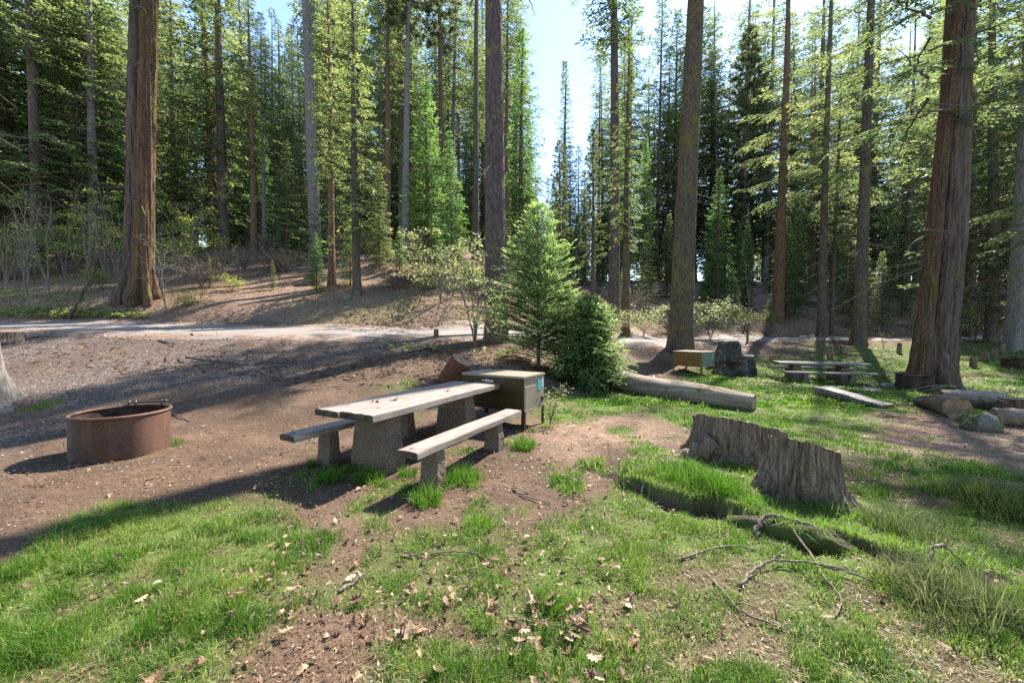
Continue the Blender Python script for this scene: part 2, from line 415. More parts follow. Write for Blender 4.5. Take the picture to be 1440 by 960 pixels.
def _stone(nt, b):
    co = objco(nt)
    v = nd(nt, 'ShaderNodeTexVoronoi', Scale=4.5); v.feature = 'DISTANCE_TO_EDGE'; nt.links.new(co, v.inputs['Vector'])
    v2 = nd(nt, 'ShaderNodeTexVoronoi', Scale=4.5); nt.links.new(co, v2.inputs['Vector'])
    sc = nt.nodes.new('ShaderNodeSeparateColor'); nt.links.new(v2.outputs['Color'], sc.inputs[0])
    c = ramp(nt, sc.outputs[0], [(0, (.035, .033, .030)), (.5, (.09, .083, .075)), (1, (.18, .165, .15))])
    g = noise(nt, co, 9, 6)
    c = mixc(nt, ramp(nt, g, [(.45, (0, 0, 0)), (.7, (.9, .9, .9))]), c, (.07, .075, .045))
    c = mixc(nt, ramp(nt, v.outputs[0], [(.02, (1, 1, 1)), (.06, (0, 0, 0))]), c, (.12, .115, .10))
    nt.links.new(c, b.inputs['Base Color']); setc(b, None, .95, .2)
    bump(nt, mth(nt, 'ADD', mth(nt, 'MINIMUM', mth(nt, 'MULTIPLY', v.outputs[0], 6.), 1.), mth(nt, 'MULTIPLY', g, .5)), .9, .05, b)
simple('stonework', _stone)
def _rock(nt, b):
    co = objco(nt); g = noise(nt, co, 6, 6); g2 = noise(nt, co, 2, 4)
    c = ramp(nt, g, [(.3, (.10, .09, .08)), (.7, (.30, .27, .24))])
    c = mixc(nt, ramp(nt, g2, [(.5, (0, 0, 0)), (.65, (.7, .7, .7))]), c, (.09, .11, .045))
    nt.links.new(c, b.inputs['Base Color']); setc(b, None, .95, .2); bump(nt, g, .8, .04, b)
simple('rock', _rock)
def _pebble(nt, b):
    t = attr(nt, 'tint')
    c = ramp(nt, t, [(0, (.10, .075, .065)), (.5, (.24, .20, .185)), (1, (.48, .44, .42))])
    nt.links.new(c, b.inputs['Base Color']); setc(b, None, .9, .25)
simple('pebble', _pebble)
def _road(nt, b):
    co = geopos(nt)
    n1 = noise(nt, co, .7, 5); n2 = noise(nt, co, 28, 4, .7); n3 = noise(nt, co, 3.2, 5)
    c = ramp(nt, n1, [(.3, (.185, .165, .15)), (.7, (.255, .23, .21))])
    c = mixc(nt, ramp(nt, n3, [(.45, (0, 0, 0)), (.75, (.8, .8, .8))]), c, (.28, .19, .14))
    c = mixc(nt, mth(nt, 'MULTIPLY', n2, .35), c, (.14, .12, .11))
    n5 = noise(nt, co, 1.7, 6, .65); ed = attr(nt, 'tint')
    ef = mth(nt, 'ADD', mth(nt, 'MULTIPLY', ed, .55), n5)
    duf = ramp(nt, noise(nt, co, 11, 5), [(.35, (.10, .062, .043)), (.65, (.27, .18, .125))])
    c = mixc(nt, ramp(nt, ef, [(.78, (0, 0, 0)), (.98, (1, 1, 1))]), c, duf)
    c = mixc(nt, mth(nt, 'MULTIPLY', ramp(nt, noise(nt, mapping(nt, co, (40, 40, 40)), 1, 2), [(.62, (0, 0, 0)), (.7, (1, 1, 1))]), .5), c, (.14, .09, .06))
    nt.links.new(c, b.inputs['Base Color']); setc(b, None, .85, .3)
    bump(nt, n2, .5, .02, b)
simple('road_surface', _road)
def _ground(nt, b):
    co = geopos(nt)
    gv, gr, du = attr(nt, 'gravel'), attr(nt, 'grass'), attr(nt, 'duff')
    n1 = noise(nt, co, 1.1, 6, .6); n2 = noise(nt, co, 9, 6, .65); n3 = noise(nt, co, 55, 4, .7); n4 = noise(nt, co, 3.1, 5)
    dirt = ramp(nt, n1, [(.25, (.052, .034, .023)), (.5, (.098, .063, .042)), (.75, (.168, .114, .077))])
    dirt = mixc(nt, ramp(nt, n2, [(.45, (0, 0, 0)), (.7, (.75, .75, .75))]), dirt, (.082, .050, .036))
    dirt = mixc(nt, ramp(nt, n3, [(.55, (0, 0, 0)), (.72, (.8, .8, .8))]), dirt, (.25, .175, .125))
    v = nd(nt, 'ShaderNodeTexVoronoi', Scale=34.0); nt.links.new(co, v.inputs['Vector'])
    sc = nt.nodes.new('ShaderNodeSeparateColor'); nt.links.new(v.outputs['Color'], sc.inputs[0])
    grav = ramp(nt, sc.outputs[0], [(0, (.060, .046, .038)), (.6, (.118, .094, .080)), (1, (.29, .245, .215))])
    grav = mixc(nt, ramp(nt, n4, [(.40, (0, 0, 0)), (.68, (.7, .7, .7))]), grav, (.115, .074, .055))
    duff = ramp(nt, n2, [(.3, (.105, .066, .046)), (.55, (.23, .150, .105)), (.75, (.36, .255, .185))])
    duff = mixc(nt, ramp(nt, n1, [(.4, (0, 0, 0)), (.65, (.8, .8, .8))]), duff, (.16, .105, .072))
    moss = ramp(nt, n2, [(.3, (.050, .072, .016)), (.6, (.088, .135, .026)), (.85, (.17, .165, .055))])
    gfac = mth(nt, 'MULTIPLY', gr, ramp(nt, n2, [(.25, (.5, .5, .5)), (.5, (1, 1, 1))]))
    c = mixc(nt, du, dirt, duff)
    c = mixc(nt, gv, c, grav)
    hs = noise(nt, co, .16, 4)
    c = mixc(nt, mth(nt, 'MULTIPLY', du, ramp(nt, hs, [(.52, (0, 0, 0)), (.66, (.38, .38, .38))])), c, (.14, .14, .05))
    c = mixc(nt, gfac, c, moss)
    nt.links.new(c, b.inputs['Base Color']); setc(b, None, .95, .15)
    h = mth(nt, 'ADD', mth(nt, 'MULTIPLY', n2, 1.0), mth(nt, 'ADD', mth(nt, 'MULTIPLY', n3, .45), mth(nt, 'MULTIPLY', mth(nt, 'MULTIPLY', v.outputs[0], gv), -.6)))
    bump(nt, h, .9, .035, b)
simple('ground_soil', _ground)

# ------------------------------------------------------------------ mesh helpers
class MB:
    def __init__(s): s.v = []; s.f4 = []; s.f3 = []; s.t = []; s.m4 = []; s.m3 = []; s.n = 0
    def add(s, V, Q=None, T=None, tint=None, mi=0):
        V = np.asarray(V, float).reshape(-1, 3)
        s.v.append(V)
        s.t.append(np.full(len(V), .5) if tint is None else np.broadcast_to(np.asarray(tint, float), (len(V),)))
        if Q is not None and len(Q): q = np.asarray(Q, int) + s.n; s.f4.append(q); s.m4.append(np.full(len(q), mi))
        if T is not None and len(T): q = np.asarray(T, int) + s.n; s.f3.append(q); s.m3.append(np.full(len(q), mi))
        s.n += len(V)
    def kites(s, P, D, L, W, Nn, tint):
        n = len(P)
        S = np.cross(D, Nn); S /= np.linalg.norm(S, axis=1, keepdims=True) + 1e-9
        L = np.asarray(L).reshape(-1, 1); W = np.asarray(W).reshape(-1, 1)
        V = np.stack([P, P + D * L * .42 + S * W * .5, P + D * L, P + D * L * .42 - S * W * .5], 1).reshape(-1, 3)
        s.add(V, np.arange(4 * n).reshape(-1, 4), None, np.repeat(tint, 4))
    def tube(s, P, rad, ns=6, cap=True, mi=0, tint=None, twist=0.0):
        P = np.asarray(P, float); n = len(P); rad = np.broadcast_to(np.asarray(rad, float), (n,))
        T = np.gradient(P, axis=0); T /= np.linalg.norm(T, axis=1, keepdims=True) + 1e-9
        ref = np.array([0, 0, 1.]) if abs(T[0, 2]) < .9 else np.array([1., 0, 0])
        A = np.cross(T, ref); A /= np.linalg.norm(A, axis=1, keepdims=True) + 1e-9
        B = np.cross(T, A)
        th = np.arange(ns) * 2 * math.pi / ns
        V = P[:, None, :] + rad[:, None, None] * (A[:, None, :] * np.cos(th)[None, :, None] + B[:, None, :] * np.sin(th)[None, :, None])
        i = np.arange(n - 1)[:, None] * ns; j = np.arange(ns)[None, :]; k = (j + 1) % ns
        Q = np.stack([i + j, i + k, i + ns + k, i + ns + j], -1).reshape(-1, 4)
        V = V.reshape(-1, 3); Tt = None
        if cap:
            V = np.vstack([V, P[:1], P[-1:]]); c0 = n * ns; c1 = c0 + 1
            jj = np.arange(ns); kk = (jj + 1) % ns
            Tt = np.vstack([np.stack([np.full(ns, c0), kk, jj], 1), np.stack([np.full(ns, c1), (n - 1) * ns + jj, (n - 1) * ns + kk], 1)])
        s.add(V, Q, Tt, tint, mi)
    def merge(s, o, mi):
        for v, t in zip(o.v, o.t): pass
        V = np.vstack(o.v); s.add(V, np.vstack(o.f4) if o.f4 else None, np.vstack(o.f3) if o.f3 else None, np.concatenate(o.t), mi)
        return s
    def mesh(s, name, mats, smooth_=True):
        me = bpy.data.meshes.new(name)
        V = np.vstack(s.v); t = np.concatenate(s.t)
        f4 = np.vstack(s.f4) if s.f4 else np.zeros((0, 4), int); f3 = np.vstack(s.f3) if s.f3 else np.zeros((0, 3), int)
        n4, n3 = len(f4), len(f3)
        me.vertices.add(len(V)); me.vertices.foreach_set('co', V.astype(np.float32).ravel())
        me.loops.add(n4 * 4 + n3 * 3); me.loops.foreach_set('vertex_index', np.concatenate([f4.ravel(), f3.ravel()]).astype(np.int32))
        me.polygons.add(n4 + n3)
        ls = np.concatenate([np.arange(n4) * 4, n4 * 4 + np.arange(n3) * 3]).astype(np.int32)
        me.polygons.foreach_set('loop_start', ls)
        mi = np.concatenate((s.m4 if n4 else []) + (s.m3 if n3 else [])).astype(np.int32)
        me.polygons.foreach_set('material_index', mi)
        me.polygons.foreach_set('use_smooth', np.full(n4 + n3, smooth_))
        a = me.attributes.new('tint', 'FLOAT', 'POINT'); a.data.foreach_set('value', t.astype(np.float32))
        for m in (mats if isinstance(mats, (list, tuple)) else [mats]): me.materials.append(M[m] if isinstance(m, str) else m)
        me.update(calc_edges=True); me.validate()
        return me
def link(name, me, parent=None, loc=(0, 0, 0), rz=0):
    o = bpy.data.objects.new(name, me); COL.objects.link(o)
    o.location = loc; o.rotation_euler = (0, 0, rz)
    if parent is not None: o.parent = parent
    return o
def tag(o, label, cat, group=None, kind=None):
    if label: o['label'] = label
    if cat: o['category'] = cat
    if group: o['group'] = group
    if kind: o['kind'] = kind
    return o
def thing(name, label, cat, loc=(0, 0, 0), rz=0, group=None):
    return tag(link(name, None, None, loc, rz), label, cat, group)
def copy_tree(root):
    c = root.copy(); COL.objects.link(c)
    for ch in root.children:
        d = ch.copy(); COL.objects.link(d); d.parent = c
        for g in ch.children:
            e = g.copy(); COL.objects.link(e); e.parent = d
    return c
def bm_mesh(bm, name, mats, smooth_=False):
    me = bpy.data.meshes.new(name); bm.normal_update(); bm.to_mesh(me); bm.free()
    for m in (mats if isinstance(mats, (list, tuple)) else [mats]): me.materials.append(M[m])
    if smooth_:
        for p in me.polygons: p.use_smooth = True
    return me
def bm_box(bm, size, loc=(0, 0, 0), bev=0.0, taper=(1, 1), rot=None, cuts=None, segs=2, mi=0):
    r = bmesh.ops.create_cube(bm, size=1.0); vs = r['verts']
    for v in vs:
        k = taper if v.co.z > 0 else (1, 1)
        v.co = Vector((v.co.x * size[0] * k[0], v.co.y * size[1] * k[1], v.co.z * size[2]))
    fs = list({f for v in vs for f in v.link_faces})
    for f in fs: f.material_index = mi
    es = list({e for v in vs for e in v.link_edges})
    if bev > 0:
        rr = bmesh.ops.bevel(bm, geom=es, offset=bev, segments=segs, affect='EDGES', profile=.7)
        vs = list({v for f in rr['faces'] for v in f.verts} | {v for v in vs if v.is_valid})
    mt = Matrix.Translation(loc)
    if rot is not None: mt = mt @ rot.to_4x4()
    bmesh.ops.transform(bm, matrix=mt, verts=vs)
    return vs

def plank_mesh(name, L, W, T, mat='plank', seed=0, nx=46, ny=8):
    """weathered board along x: top at z=0, worn uneven edges, dark end grain"""
    rs = np.random.default_rng(seed)
    bm = bmesh.new()
    bmesh.ops.create_cube(bm, size=1.0)
    for v in bm.verts: v.co = Vector((v.co.x * L, v.co.y * W, (v.co.z - .5) * T))
    ex = [e for e in bm.edges if abs(e.verts[0].co.x - e.verts[1].co.x) > .1]
    bmesh.ops.subdivide_edges(bm, edges=ex, cuts=nx, use_grid_fill=True)
    ey = [e for e in bm.edges if abs(e.verts[0].co.y - e.verts[1].co.y) > .02]
    bmesh.ops.subdivide_edges(bm, edges=ey, cuts=ny, use_grid_fill=True)
    be = [e for e in bm.edges if len(e.link_faces) == 2 and e.calc_face_angle(0) > 1.0]
    bmesh.ops.bevel(bm, geom=be, offset=.006, segments=2, affect='EDGES')
    co = np.array([v.co[:] for v in bm.verts])
    edge = smooth(.5 * W - .05, .5 * W, np.abs(co[:, 1]))
    dz = (fbm(co[:, 0] * 3 + seed * 9, co[:, 1] * 22, 3, seed) - .5) * .007 - edge * fbm(co[:, 0] * 7, co[:, 1] * 2 + seed, 3, seed + 5) * .007
    dy = (fbm(co[:, 0] * 2.3 + seed, co[:, 2] * 5, 3, seed + 3) - .5) * .012 * np.sign(co[:, 1])
    dx = (fbm(co[:, 1] * 14 + seed, co[:, 2] * 6, 3, seed + 8) - .5) * .03 * smooth(.5 * L - .05, .5 * L, np.abs(co[:, 0])) * np.sign(co[:, 0])
    for v, a, b_, c_ in zip(bm.verts, dx, dy, dz):
        v.co.x += a; v.co.y += b_; v.co.z += c_ if v.co.z > -T * .6 else 0
    bm.normal_update()
    for f in bm.faces:
        f.material_index = 1 if abs(f.normal.x) > .7 else 0
    return bm_mesh(bm, name, [mat, 'end_grain'])

def concrete_leg(name, wx, wy, h, taper=(.68, .72), seed=0, sink=.1):
    bm = bmesh.new()
    bm_box(bm, (wx, wy, h + sink), (0, 0, 0), 0, taper)
    es = [e for e in bm.edges if abs(e.verts[0].co.z - e.verts[1].co.z) < .01 or True]
    bmesh.ops.bevel(bm, geom=list(bm.edges), offset=.016, segments=2, affect='EDGES', profile=.6)
    bmesh.ops.subdivide_edges(bm, edges=[e for e in bm.edges if e.calc_length() > .05], cuts=9, use_grid_fill=True)
    co = np.array([v.co[:] for v in bm.verts])
    n = (fbm(co[:, 0] * 13 + co[:, 2] * 6, co[:, 2] * 15 + co[:, 1] * 9 + seed, 4, seed) - .5) * .022
    for v, k in zip(bm.verts, n):
        d = Vector((v.co.x, v.co.y, 0)); d.normalize(); v.co += d * float(k)
        v.co.z += h / 2 - sink / 2
    return bm_mesh(bm, name, 'concrete')

def trunk_mesh(name, path, radii, mat, ns=28, nz=70, ridge=.06, flare=.5, flare_h=.5, lobes=5, seed=0, sink=.35, vs=7, cut_top=False):
    """path: list of (x,y,z) centre points; radii at those points. Furrowed bark, root flare lobes."""
    P = np.asarray(path, float); rr = np.asarray(radii, float)
    zs = P[:, 2]
    t = np.linspace(0, 1, nz) ** 1.45
    z = -sink + t * (zs[-1] + sink)
    px = np.interp(z, zs, P[:, 0]); py = np.interp(z, zs, P[:, 1]); pr = np.interp(z, zs, rr)
    th = np.arange(ns) * 2 * math.pi / ns
    Z, TH = np.meshgrid(z, th, indexing='ij')
    rs = np.random.default_rng(seed); ph = rs.uniform(0, 6.28, 4)
    zc = np.maximum(Z, 0)
    lob = .55 + .45 * np.cos(lobes * TH + ph[0]) + .3 * np.cos((lobes - 2) * TH + ph[1])
    fl = 1 + flare * np.exp(-zc / flare_h) * np.clip(lob, 0.05, 2)
    k = ns / (2 * math.pi)
    u = np.cos(TH) * vs; w = np.sin(TH) * vs
    n = fbm(u + Z * .35 + seed, w + Z * .5 + Z * .15, 4, seed)
    n2 = fbm(u * 2.2 + seed, w * 2.2 + Z * 1.1, 3, seed + 3)
    rdg = -np.abs(n - .5) * 2.4 + .4 + (n2 - .5) * .9
    r = pr[:, None] * fl * (1 + ridge * rdg)
    X = px[:, None] + r * np.cos(TH); Y = py[:, None] + r * np.sin(TH)
    V = np.stack([X, Y, Z], -1).reshape(-1, 3)
    i = np.arange(nz - 1)[:, None] * ns; j = np.arange(ns)[None, :]; kk = (j + 1) % ns
    Q = np.stack([i + j, i + kk, i + ns + kk, i + ns + j], -1).reshape(-1, 4)
    mb = MB(); mb.add(V, Q)
    top = np.array([[px[-1], py[-1], z[-1]]])
    ring = V[-ns:]
    mb.add(np.vstack([ring, top]), None, np.stack([np.arange(ns), (np.arange(ns) + 1) % ns, np.full(ns, ns)], 1))
    return mb.mesh(name, mat)

# ------------------------------------------------------------------ crowns
def unit(v): return v / (np.linalg.norm(v, axis=-1, keepdims=True) + 1e-9)
def crown(H, base, Rm, nbr, style='fir', leaf=.22, step=.11, seed=0, dead=0, lw=.30, prof=.8, gap=.0):
    """returns (branches MB, crown MB) for a tree of height H along z"""
    r = np.random.default_rng(seed)
    bw, cr = MB(), MB()
    clumps = []
    for i in range(nbr):
        u = (i + r.uniform(0, 1)) / nbr
        t = base + (1 - base) * (u ** .92)
        if gap and vnoise(np.array([t * 17 + seed]), np.array([seed * 3.1]))[0] < gap: continue
        q = (t - base) / (1 - base)
        if style == 'pine': L = Rm * (1 - q) ** .45 * r.uniform(.55, 1.1) * (.55 + .45 * min(1, q * 6))
        else: L = Rm * ((1 - q) ** prof * .94 + .05) * r.uniform(.62, 1.12) * (.72 + .28 * min(1, q * 5))
        az = i * 2.399963 + r.uniform(-.5, .5)
        h = np.array([math.cos(az), math.sin(az), 0.])
        z0 = t * H
        if style == 'fir': a, b = .22 - .42 * (1 - q) + r.normal(0, .07), -.18 * (1 - q) + .10
        elif style == 'cedar': a, b = .10 + .5 * q + r.normal(0, .08), -.30 * (1 - q)
        elif style == 'young': a, b = .30 + .4 * q + r.normal(0, .07), -.10
        else: a, b = .05 + .5 * q + r.normal(0, .16), .12
        ns = max(4, int(L / .35) + 3)
        s = np.linspace(0, 1, ns)[:, None]
        wob = (r.normal(0, .03, (ns, 3)) * L * s)
        A = np.array([0, 0, z0]) + h * L * s + np.array([0, 0, 1.]) * (a * s + b * s * s) * L + wob
        br = max(.007, .017 * L * (1.0 if style != 'pine' else 1.5))
        bw.tube(A, np.linspace(br, br * .25, ns), 4, False)
        bt = r.normal(.45, .17) + .12 * (q - .4)
        if style == 'pine':
            nk = max(3, int(L * 5))
            for k in range(nk):
                ss = r.uniform(.35, 1.05)
                c = np.array([np.interp(min(ss, 1), s[:, 0], A[:, j]) for j in range(3)]) + r.normal(0, .10 * L * .6, 3) * np.array([1, 1, .6])
                m = int(r.integers(20, 34))
                D = unit(r.normal(0, 1, (m, 3)) + h * .6 + np.array([0, 0, .55]))
                ln = leaf * r.uniform(.7, 1.25, m)
                cr.kites(c + D * .02, D, ln, ln * lw * .6, unit(r.normal(0, 1, (m, 3))), np.clip(bt + r.normal(0, .12, m), 0, 1))
            continue
        n = max(5, int(L / step))
        ss = np.sort(r.uniform(.12, 1.0, n)); side = np.where(np.arange(n) % 2, 1., -1.)
        O = np.stack([np.interp(ss, s[:, 0], A[:, j]) for j in range(3)], 1)
        T = unit(np.stack([np.interp(ss, s[:, 0], np.gradient(A[:, j])) for j in range(3)], 1))
        lat = np.cross(np.array([0, 0, 1.]), h)
        lt = (.10 + .42 * L * (1 - ss * .80)) * r.uniform(.6, 1.15, n) * (.5 + .5 * np.minimum(1, ss / .3))
        if style == 'cedar':
            td = unit(T * .55 + side[:, None] * lat * .75 + np.stack([0 * ss, 0 * ss, r.uniform(-.55, .25, n)], 1))
        elif style == 'young':
            td = unit(T * .75 + side[:, None] * lat * .65 + np.stack([0 * ss, 0 * ss, r.uniform(0, .35, n)], 1))
        else:
            td = unit(T * .70 + side[:, None] * lat * .70 + np.stack([0 * ss, 0 * ss, r.uniform(-.28, .06, n)], 1))
        for k in range(n):
            m = max(2, int(lt[k] / (leaf * .42)) + 1)
            f = (np.arange(m) + r.uniform(.0, .6, m)) / m
            p = O[k] + td[k] * (lt[k] * f)[:, None]; p[:, 2] -= (f * lt[k]) ** 2 * (.25 if style == 'fir' else .35 if style == 'cedar' else 0)
            sd = np.where(np.arange(m) % 2, 1., -1.) * (1 if r.random() < .5 else -1)
            pl = unit(np.cross(td[k], np.array([0, 0, 1.])))
            jit = r.normal(0, .22, (m, 3))
            D = unit(td[k] * .8 + pl * sd[:, None] * .62 + jit)
            D[-1] = unit(td[k] + jit[-1] * .5)
            up = unit(np.array([0, 0, 1.]) + r.normal(0, .45 if style != 'cedar' else .9, (m, 3)))
            ln = leaf * r.uniform(.65, 1.25, m)
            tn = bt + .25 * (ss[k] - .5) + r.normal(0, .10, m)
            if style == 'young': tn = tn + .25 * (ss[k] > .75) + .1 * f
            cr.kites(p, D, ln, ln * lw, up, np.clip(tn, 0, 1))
    for i in range(dead):
        t = r.uniform(.12, base + .08); az = r.uniform(0, 6.28); L = r.uniform(.25, .75) * Rm
        h = np.array([math.cos(az), math.sin(az), 0.]); s = np.linspace(0, 1, 5)[:, None]
        A = np.array([0, 0, t * H]) + h * L * s + np.array([0, 0, 1.]) * (r.uniform(-.5, .15) * s - r.uniform(0, .4) * s * s) * L + r.normal(0, .03, (5, 3)) * s
        bw.tube(A, np.linspace(.022, .006, 5), 4, False)
        for _ in range(int(r.integers(1, 5))):
            k = r.uniform(.3, .95); o = A[0] * (1 - k) + A[-1] * k
            d = unit(h + r.normal(0, .7, 3)); l2 = L * r.uniform(.15, .4)
            bw.tube(np.array([o, o + d * l2 * .5 + r.normal(0, .03, 3), o + d * l2 + np.array([0, 0, -.1 * l2])]), [.009, .006, .003], 3, False)
    return bw, cr
PROTO = {}
def proto(key, H, base, Rm, nbr, style, mat, **kw):
    bw, cr = crown(H, base, Rm, nbr, style, **kw)
    PROTO[key] = (H, cr.merge(bw, 1).mesh('crown', [mat, 'twig_wood']))
proto('fir_low', 28, .07, 3.7, 215, 'fir', 'fir_needles', seed=1, leaf=.32, step=.15, dead=8, gap=.15)
proto('fir_low_b', 28, .13, 3.3, 190, 'fir', 'fir_needles', seed=2, leaf=.32, step=.15, dead=10, gap=.28)
proto('fir_mid', 30, .22, 3.4, 165, 'fir', 'fir_needles', seed=3, leaf=.32, step=.15, dead=18, gap=.25)
proto('fir_mid_b', 30, .30, 2.9, 150, 'fir', 'fir_needles', seed=4, leaf=.30, step=.15, dead=22, gap=.3)
proto('fir_high', 32, .50, 3.1, 150, 'fir', 'fir_needles', seed=5, leaf=.30, step=.15, dead=30, gap=.25)
proto('fir_full', 14, .04, 2.4, 190, 'fir', 'fir_needles', seed=6, leaf=.24, step=.12, prof=.9)
proto('fir_big', 42, .06, 5.0, 300, 'fir', 'fir_needles', seed=17, leaf=.42, step=.20, dead=6, gap=.18, prof=.7)
proto('fir_big_b', 42, .10, 4.4, 260, 'fir', 'fir_needles', seed=18, leaf=.42, step=.20, dead=6, gap=.28, prof=.65)
proto('pine_big', 42, .20, 4.6, 190, 'pine', 'pine_needles', seed=19, leaf=.42, dead=12)
proto('fir_spire', 32, .05, 3.4, 290, 'fir', 'fir_needles', seed=16, leaf=.38, step=.18, prof=1.0)
proto('cedar_full', 14, .05, 2.3, 230, 'cedar', 'cedar_sprays', seed=7, leaf=.21, step=.10, lw=.36, prof=.85)
proto('cedar_tall', 24, .08, 2.7, 260, 'cedar', 'cedar_sprays', seed=8, leaf=.28, step=.13, lw=.36, prof=.8)
proto('pine_high', 30, .50, 3.0, 95, 'pine', 'pine_needles', seed=9, leaf=.28, dead=26)
proto('pine_mid', 24, .22, 2.5, 110, 'pine', 'pine_needles', seed=10, leaf=.28, dead=16)
proto('fir_limb', 26, .17, 4.0, 170, 'fir', 'fir_needles', seed=11, leaf=.22, step=.10, dead=12, gap=.22)
proto('fir_sparse', 36, .24, 4.2, 66, 'fir', 'fir_needles', seed=12, leaf=.22, step=.10, dead=14, gap=.3)
proto('fir_crown', 38, .66, 3.2, 110, 'fir', 'fir_needles', seed=14, leaf=.30, step=.15, dead=16, gap=.3)

TREES = []
def P2W(px, d): return ((px - 720) / F * d, d)
def tree(name, label, px, d, dia, H, pk, mat, lean=(0, 0), ns=22, nz=60, flare=.45, flare_h=.5, ridge=.06, group=None, seed=None, cat='tree', zoff=0, spin=None):
    x, y = P2W(px, d); z = tz(x, y)
    seed = seed if seed is not None else int(abs(px) * 7 + d * 13) % 9973
    r = random.Random(seed)
    root = thing(name, label, cat, (x, y, z + zoff), 0, group)
    PH, cme = PROTO[pk]
    rad = dia / 2
    pts, rr = [], []
    for k in range(11):
        s = k / 10
        pts.append((lean[0] * s * H + math.sin(s * 5 + seed) * .04 * s * H * .12, lean[1] * s * H, s * H)); rr.append(rad * (1 - s) ** .75 * (1.02 - .1 * s) + .012)
    link('trunk', trunk_mesh('trunk', pts, rr, mat, ns, nz, ridge, flare, flare_h, 5, seed), root)
    spin = r.uniform(0, 6.28) if spin is None else spin
    k = H / PH
    hs = k * r.uniform(.92, 1.08)
    for nm, me in (('crown', cme),):
        c = link(nm, me, root, (0, 0, 0), spin); c.scale = (hs, hs, k)
        if lean != (0, 0):
            c.matrix_local = Matrix(((1, 0, lean[0], 0), (0, 1, lean[1], 0), (0, 0, 1, 0), (0, 0, 0, 1))) @ Matrix.Rotation(spin, 4, 'Z') @ Matrix.Diagonal((hs, hs, k, 1))
    TREES.append((px, d, root))
    return root

# ------------------------------------------------------------------ camera, sky, sun
cam = bpy.data.cameras.new('camera'); co_ = bpy.data.objects.new('camera', cam); COL.objects.link(co_)
cam.sensor_width = 36; cam.lens = 36 * F / 1440; cam.clip_end = 2000; cam.clip_start = .05
co_.location = (0, 0, CAMZ)
co_.rotation_euler = (R(90) - math.atan((480 - HZ) / F), 0, 0)
scene.camera = co_
SUN_AZ, SUN_EL = R(38), R(48)      # azimuth from +y towards +x
w = bpy.data.worlds.new('World'); scene.world = w; w.use_nodes = True
wn = w.node_tree; bg = wn.nodes['Background']
sky = wn.nodes.new('ShaderNodeTexSky'); sky.sky_type = 'NISHITA'; sky.sun_disc = False
sky.sun_elevation = SUN_EL; sky.sun_rotation = SUN_AZ; sky.air_density = 1.0; sky.dust_density = .3; sky.ozone_density = 1.2; sky.altitude = 1200
wn.links.new(sky.outputs[0], bg.inputs[0]); bg.inputs[1].default_value = .15
sl = bpy.data.lights.new('sun', 'SUN'); sl.energy = 5.0; sl.angle = R(.53); sl.color = (1, .94, .84)
so = bpy.data.objects.new('sun', sl); COL.objects.link(so)
sd = Vector((math.sin(SUN_AZ) * math.cos(SUN_EL), math.cos(SUN_AZ) * math.cos(SUN_EL), math.sin(SUN_EL)))
so.rotation_euler = (-sd).to_track_quat('-Z', 'Y').to_euler(); so.location = sd * 60
vs_ = scene.view_settings; vs_.view_transform = 'Standard'; vs_.look = 'None'; vs_.gamma = 1.0; vs_.exposure = 1.72
cy = scene.cycles
cy.max_bounces = 7; cy.diffuse_bounces = 4; cy.glossy_bounces = 2; cy.transmission_bounces = 4; cy.transparent_max_bounces = 4
cy.use_denoising = False
cy.sample_clamp_indirect = 6
try: cy.denoiser = 'OPENIMAGEDENOISE'; cy.denoising_prefilter = 'ACCURATE'
except Exception: pass

# ------------------------------------------------------------------ ground
def build_ground():
    n = 620
    t = np.linspace(-1, 1, n); k = 6.2
    gx = 420 * np.sinh(k * t) / math.sinh(k) 
    ty = np.linspace(-.82, 1, n)
    gy = 3.6 + 420 * np.sinh(k * ty) / math.sinh(k)
    X, Y = np.meshgrid(gx, gy)
    x, y = X.ravel(), Y.ravel()
    z = terrain(x, y)
    mb = MB()
    i = np.arange(n - 1)[:, None] * n; j = np.arange(n - 1)[None, :]
    Q = np.stack([i + j, i + j + 1, i + n + j + 1, i + n + j], -1).reshape(-1, 4)
    mb.add(np.stack([x, y, z], 1), Q)
    me = mb.mesh('ground', 'ground_soil')
    for nm, fn in (('gravel', gravel_mask), ('grass', grass_mask), ('duff', duff_mask)):
        a = me.attributes.new(nm, 'FLOAT', 'POINT'); a.data.foreach_set('value', fn(x, y).astype(np.float32))
    o = link('ground', me); o['kind'] = 'structure'
build_ground()
def strip(name, C, half, zoff, mat, wob=.25, seed=0):
    T = np.gradient(C, axis=0); T = T / np.linalg.norm(T, axis=1, keepdims=True); Nn = np.stack([-T[:, 1], T[:, 0]], 1)
    m = 15; s = np.linspace(-1, 1, m)
    wl = half * (1 + wob * (fbm(np.arange(len(C)) * .31, np.zeros(len(C)), 3, seed) - .5)); wr = half * (1 + wob * (fbm(np.arange(len(C)) * .33, np.ones(len(C)) * 7, 3, seed + 1) - .5))
    W = np.where(s[None, :] < 0, wl[:, None], wr[:, None]) * s[None, :]; et = np.broadcast_to(np.abs(s)[None, :], W.shape).ravel()
    P = C[:, None, :] + Nn[:, None, :] * W[:, :, None]
    z = terrain(P[..., 0], P[..., 1]) + zoff * (1 - np.abs(s[None, :]) ** 6 * 1.6)
    V = np.concatenate([P, z[..., None]], -1).reshape(-1, 3)
    i = np.arange(len(C) - 1)[:, None] * m; j = np.arange(m - 1)[None, :]
    Q = np.stack([i + j, i + m + j, i + m + j + 1, i + j + 1], -1).reshape(-1, 4)
    mb = MB(); mb.add(V, Q[:, ::-1], None, et)
    o = link(name, mb.mesh(name, mat)); o['kind'] = 'structure'
strip('road', catmull(ROAD, 26), 2.15, .05, 'road_surface', .2, 4)
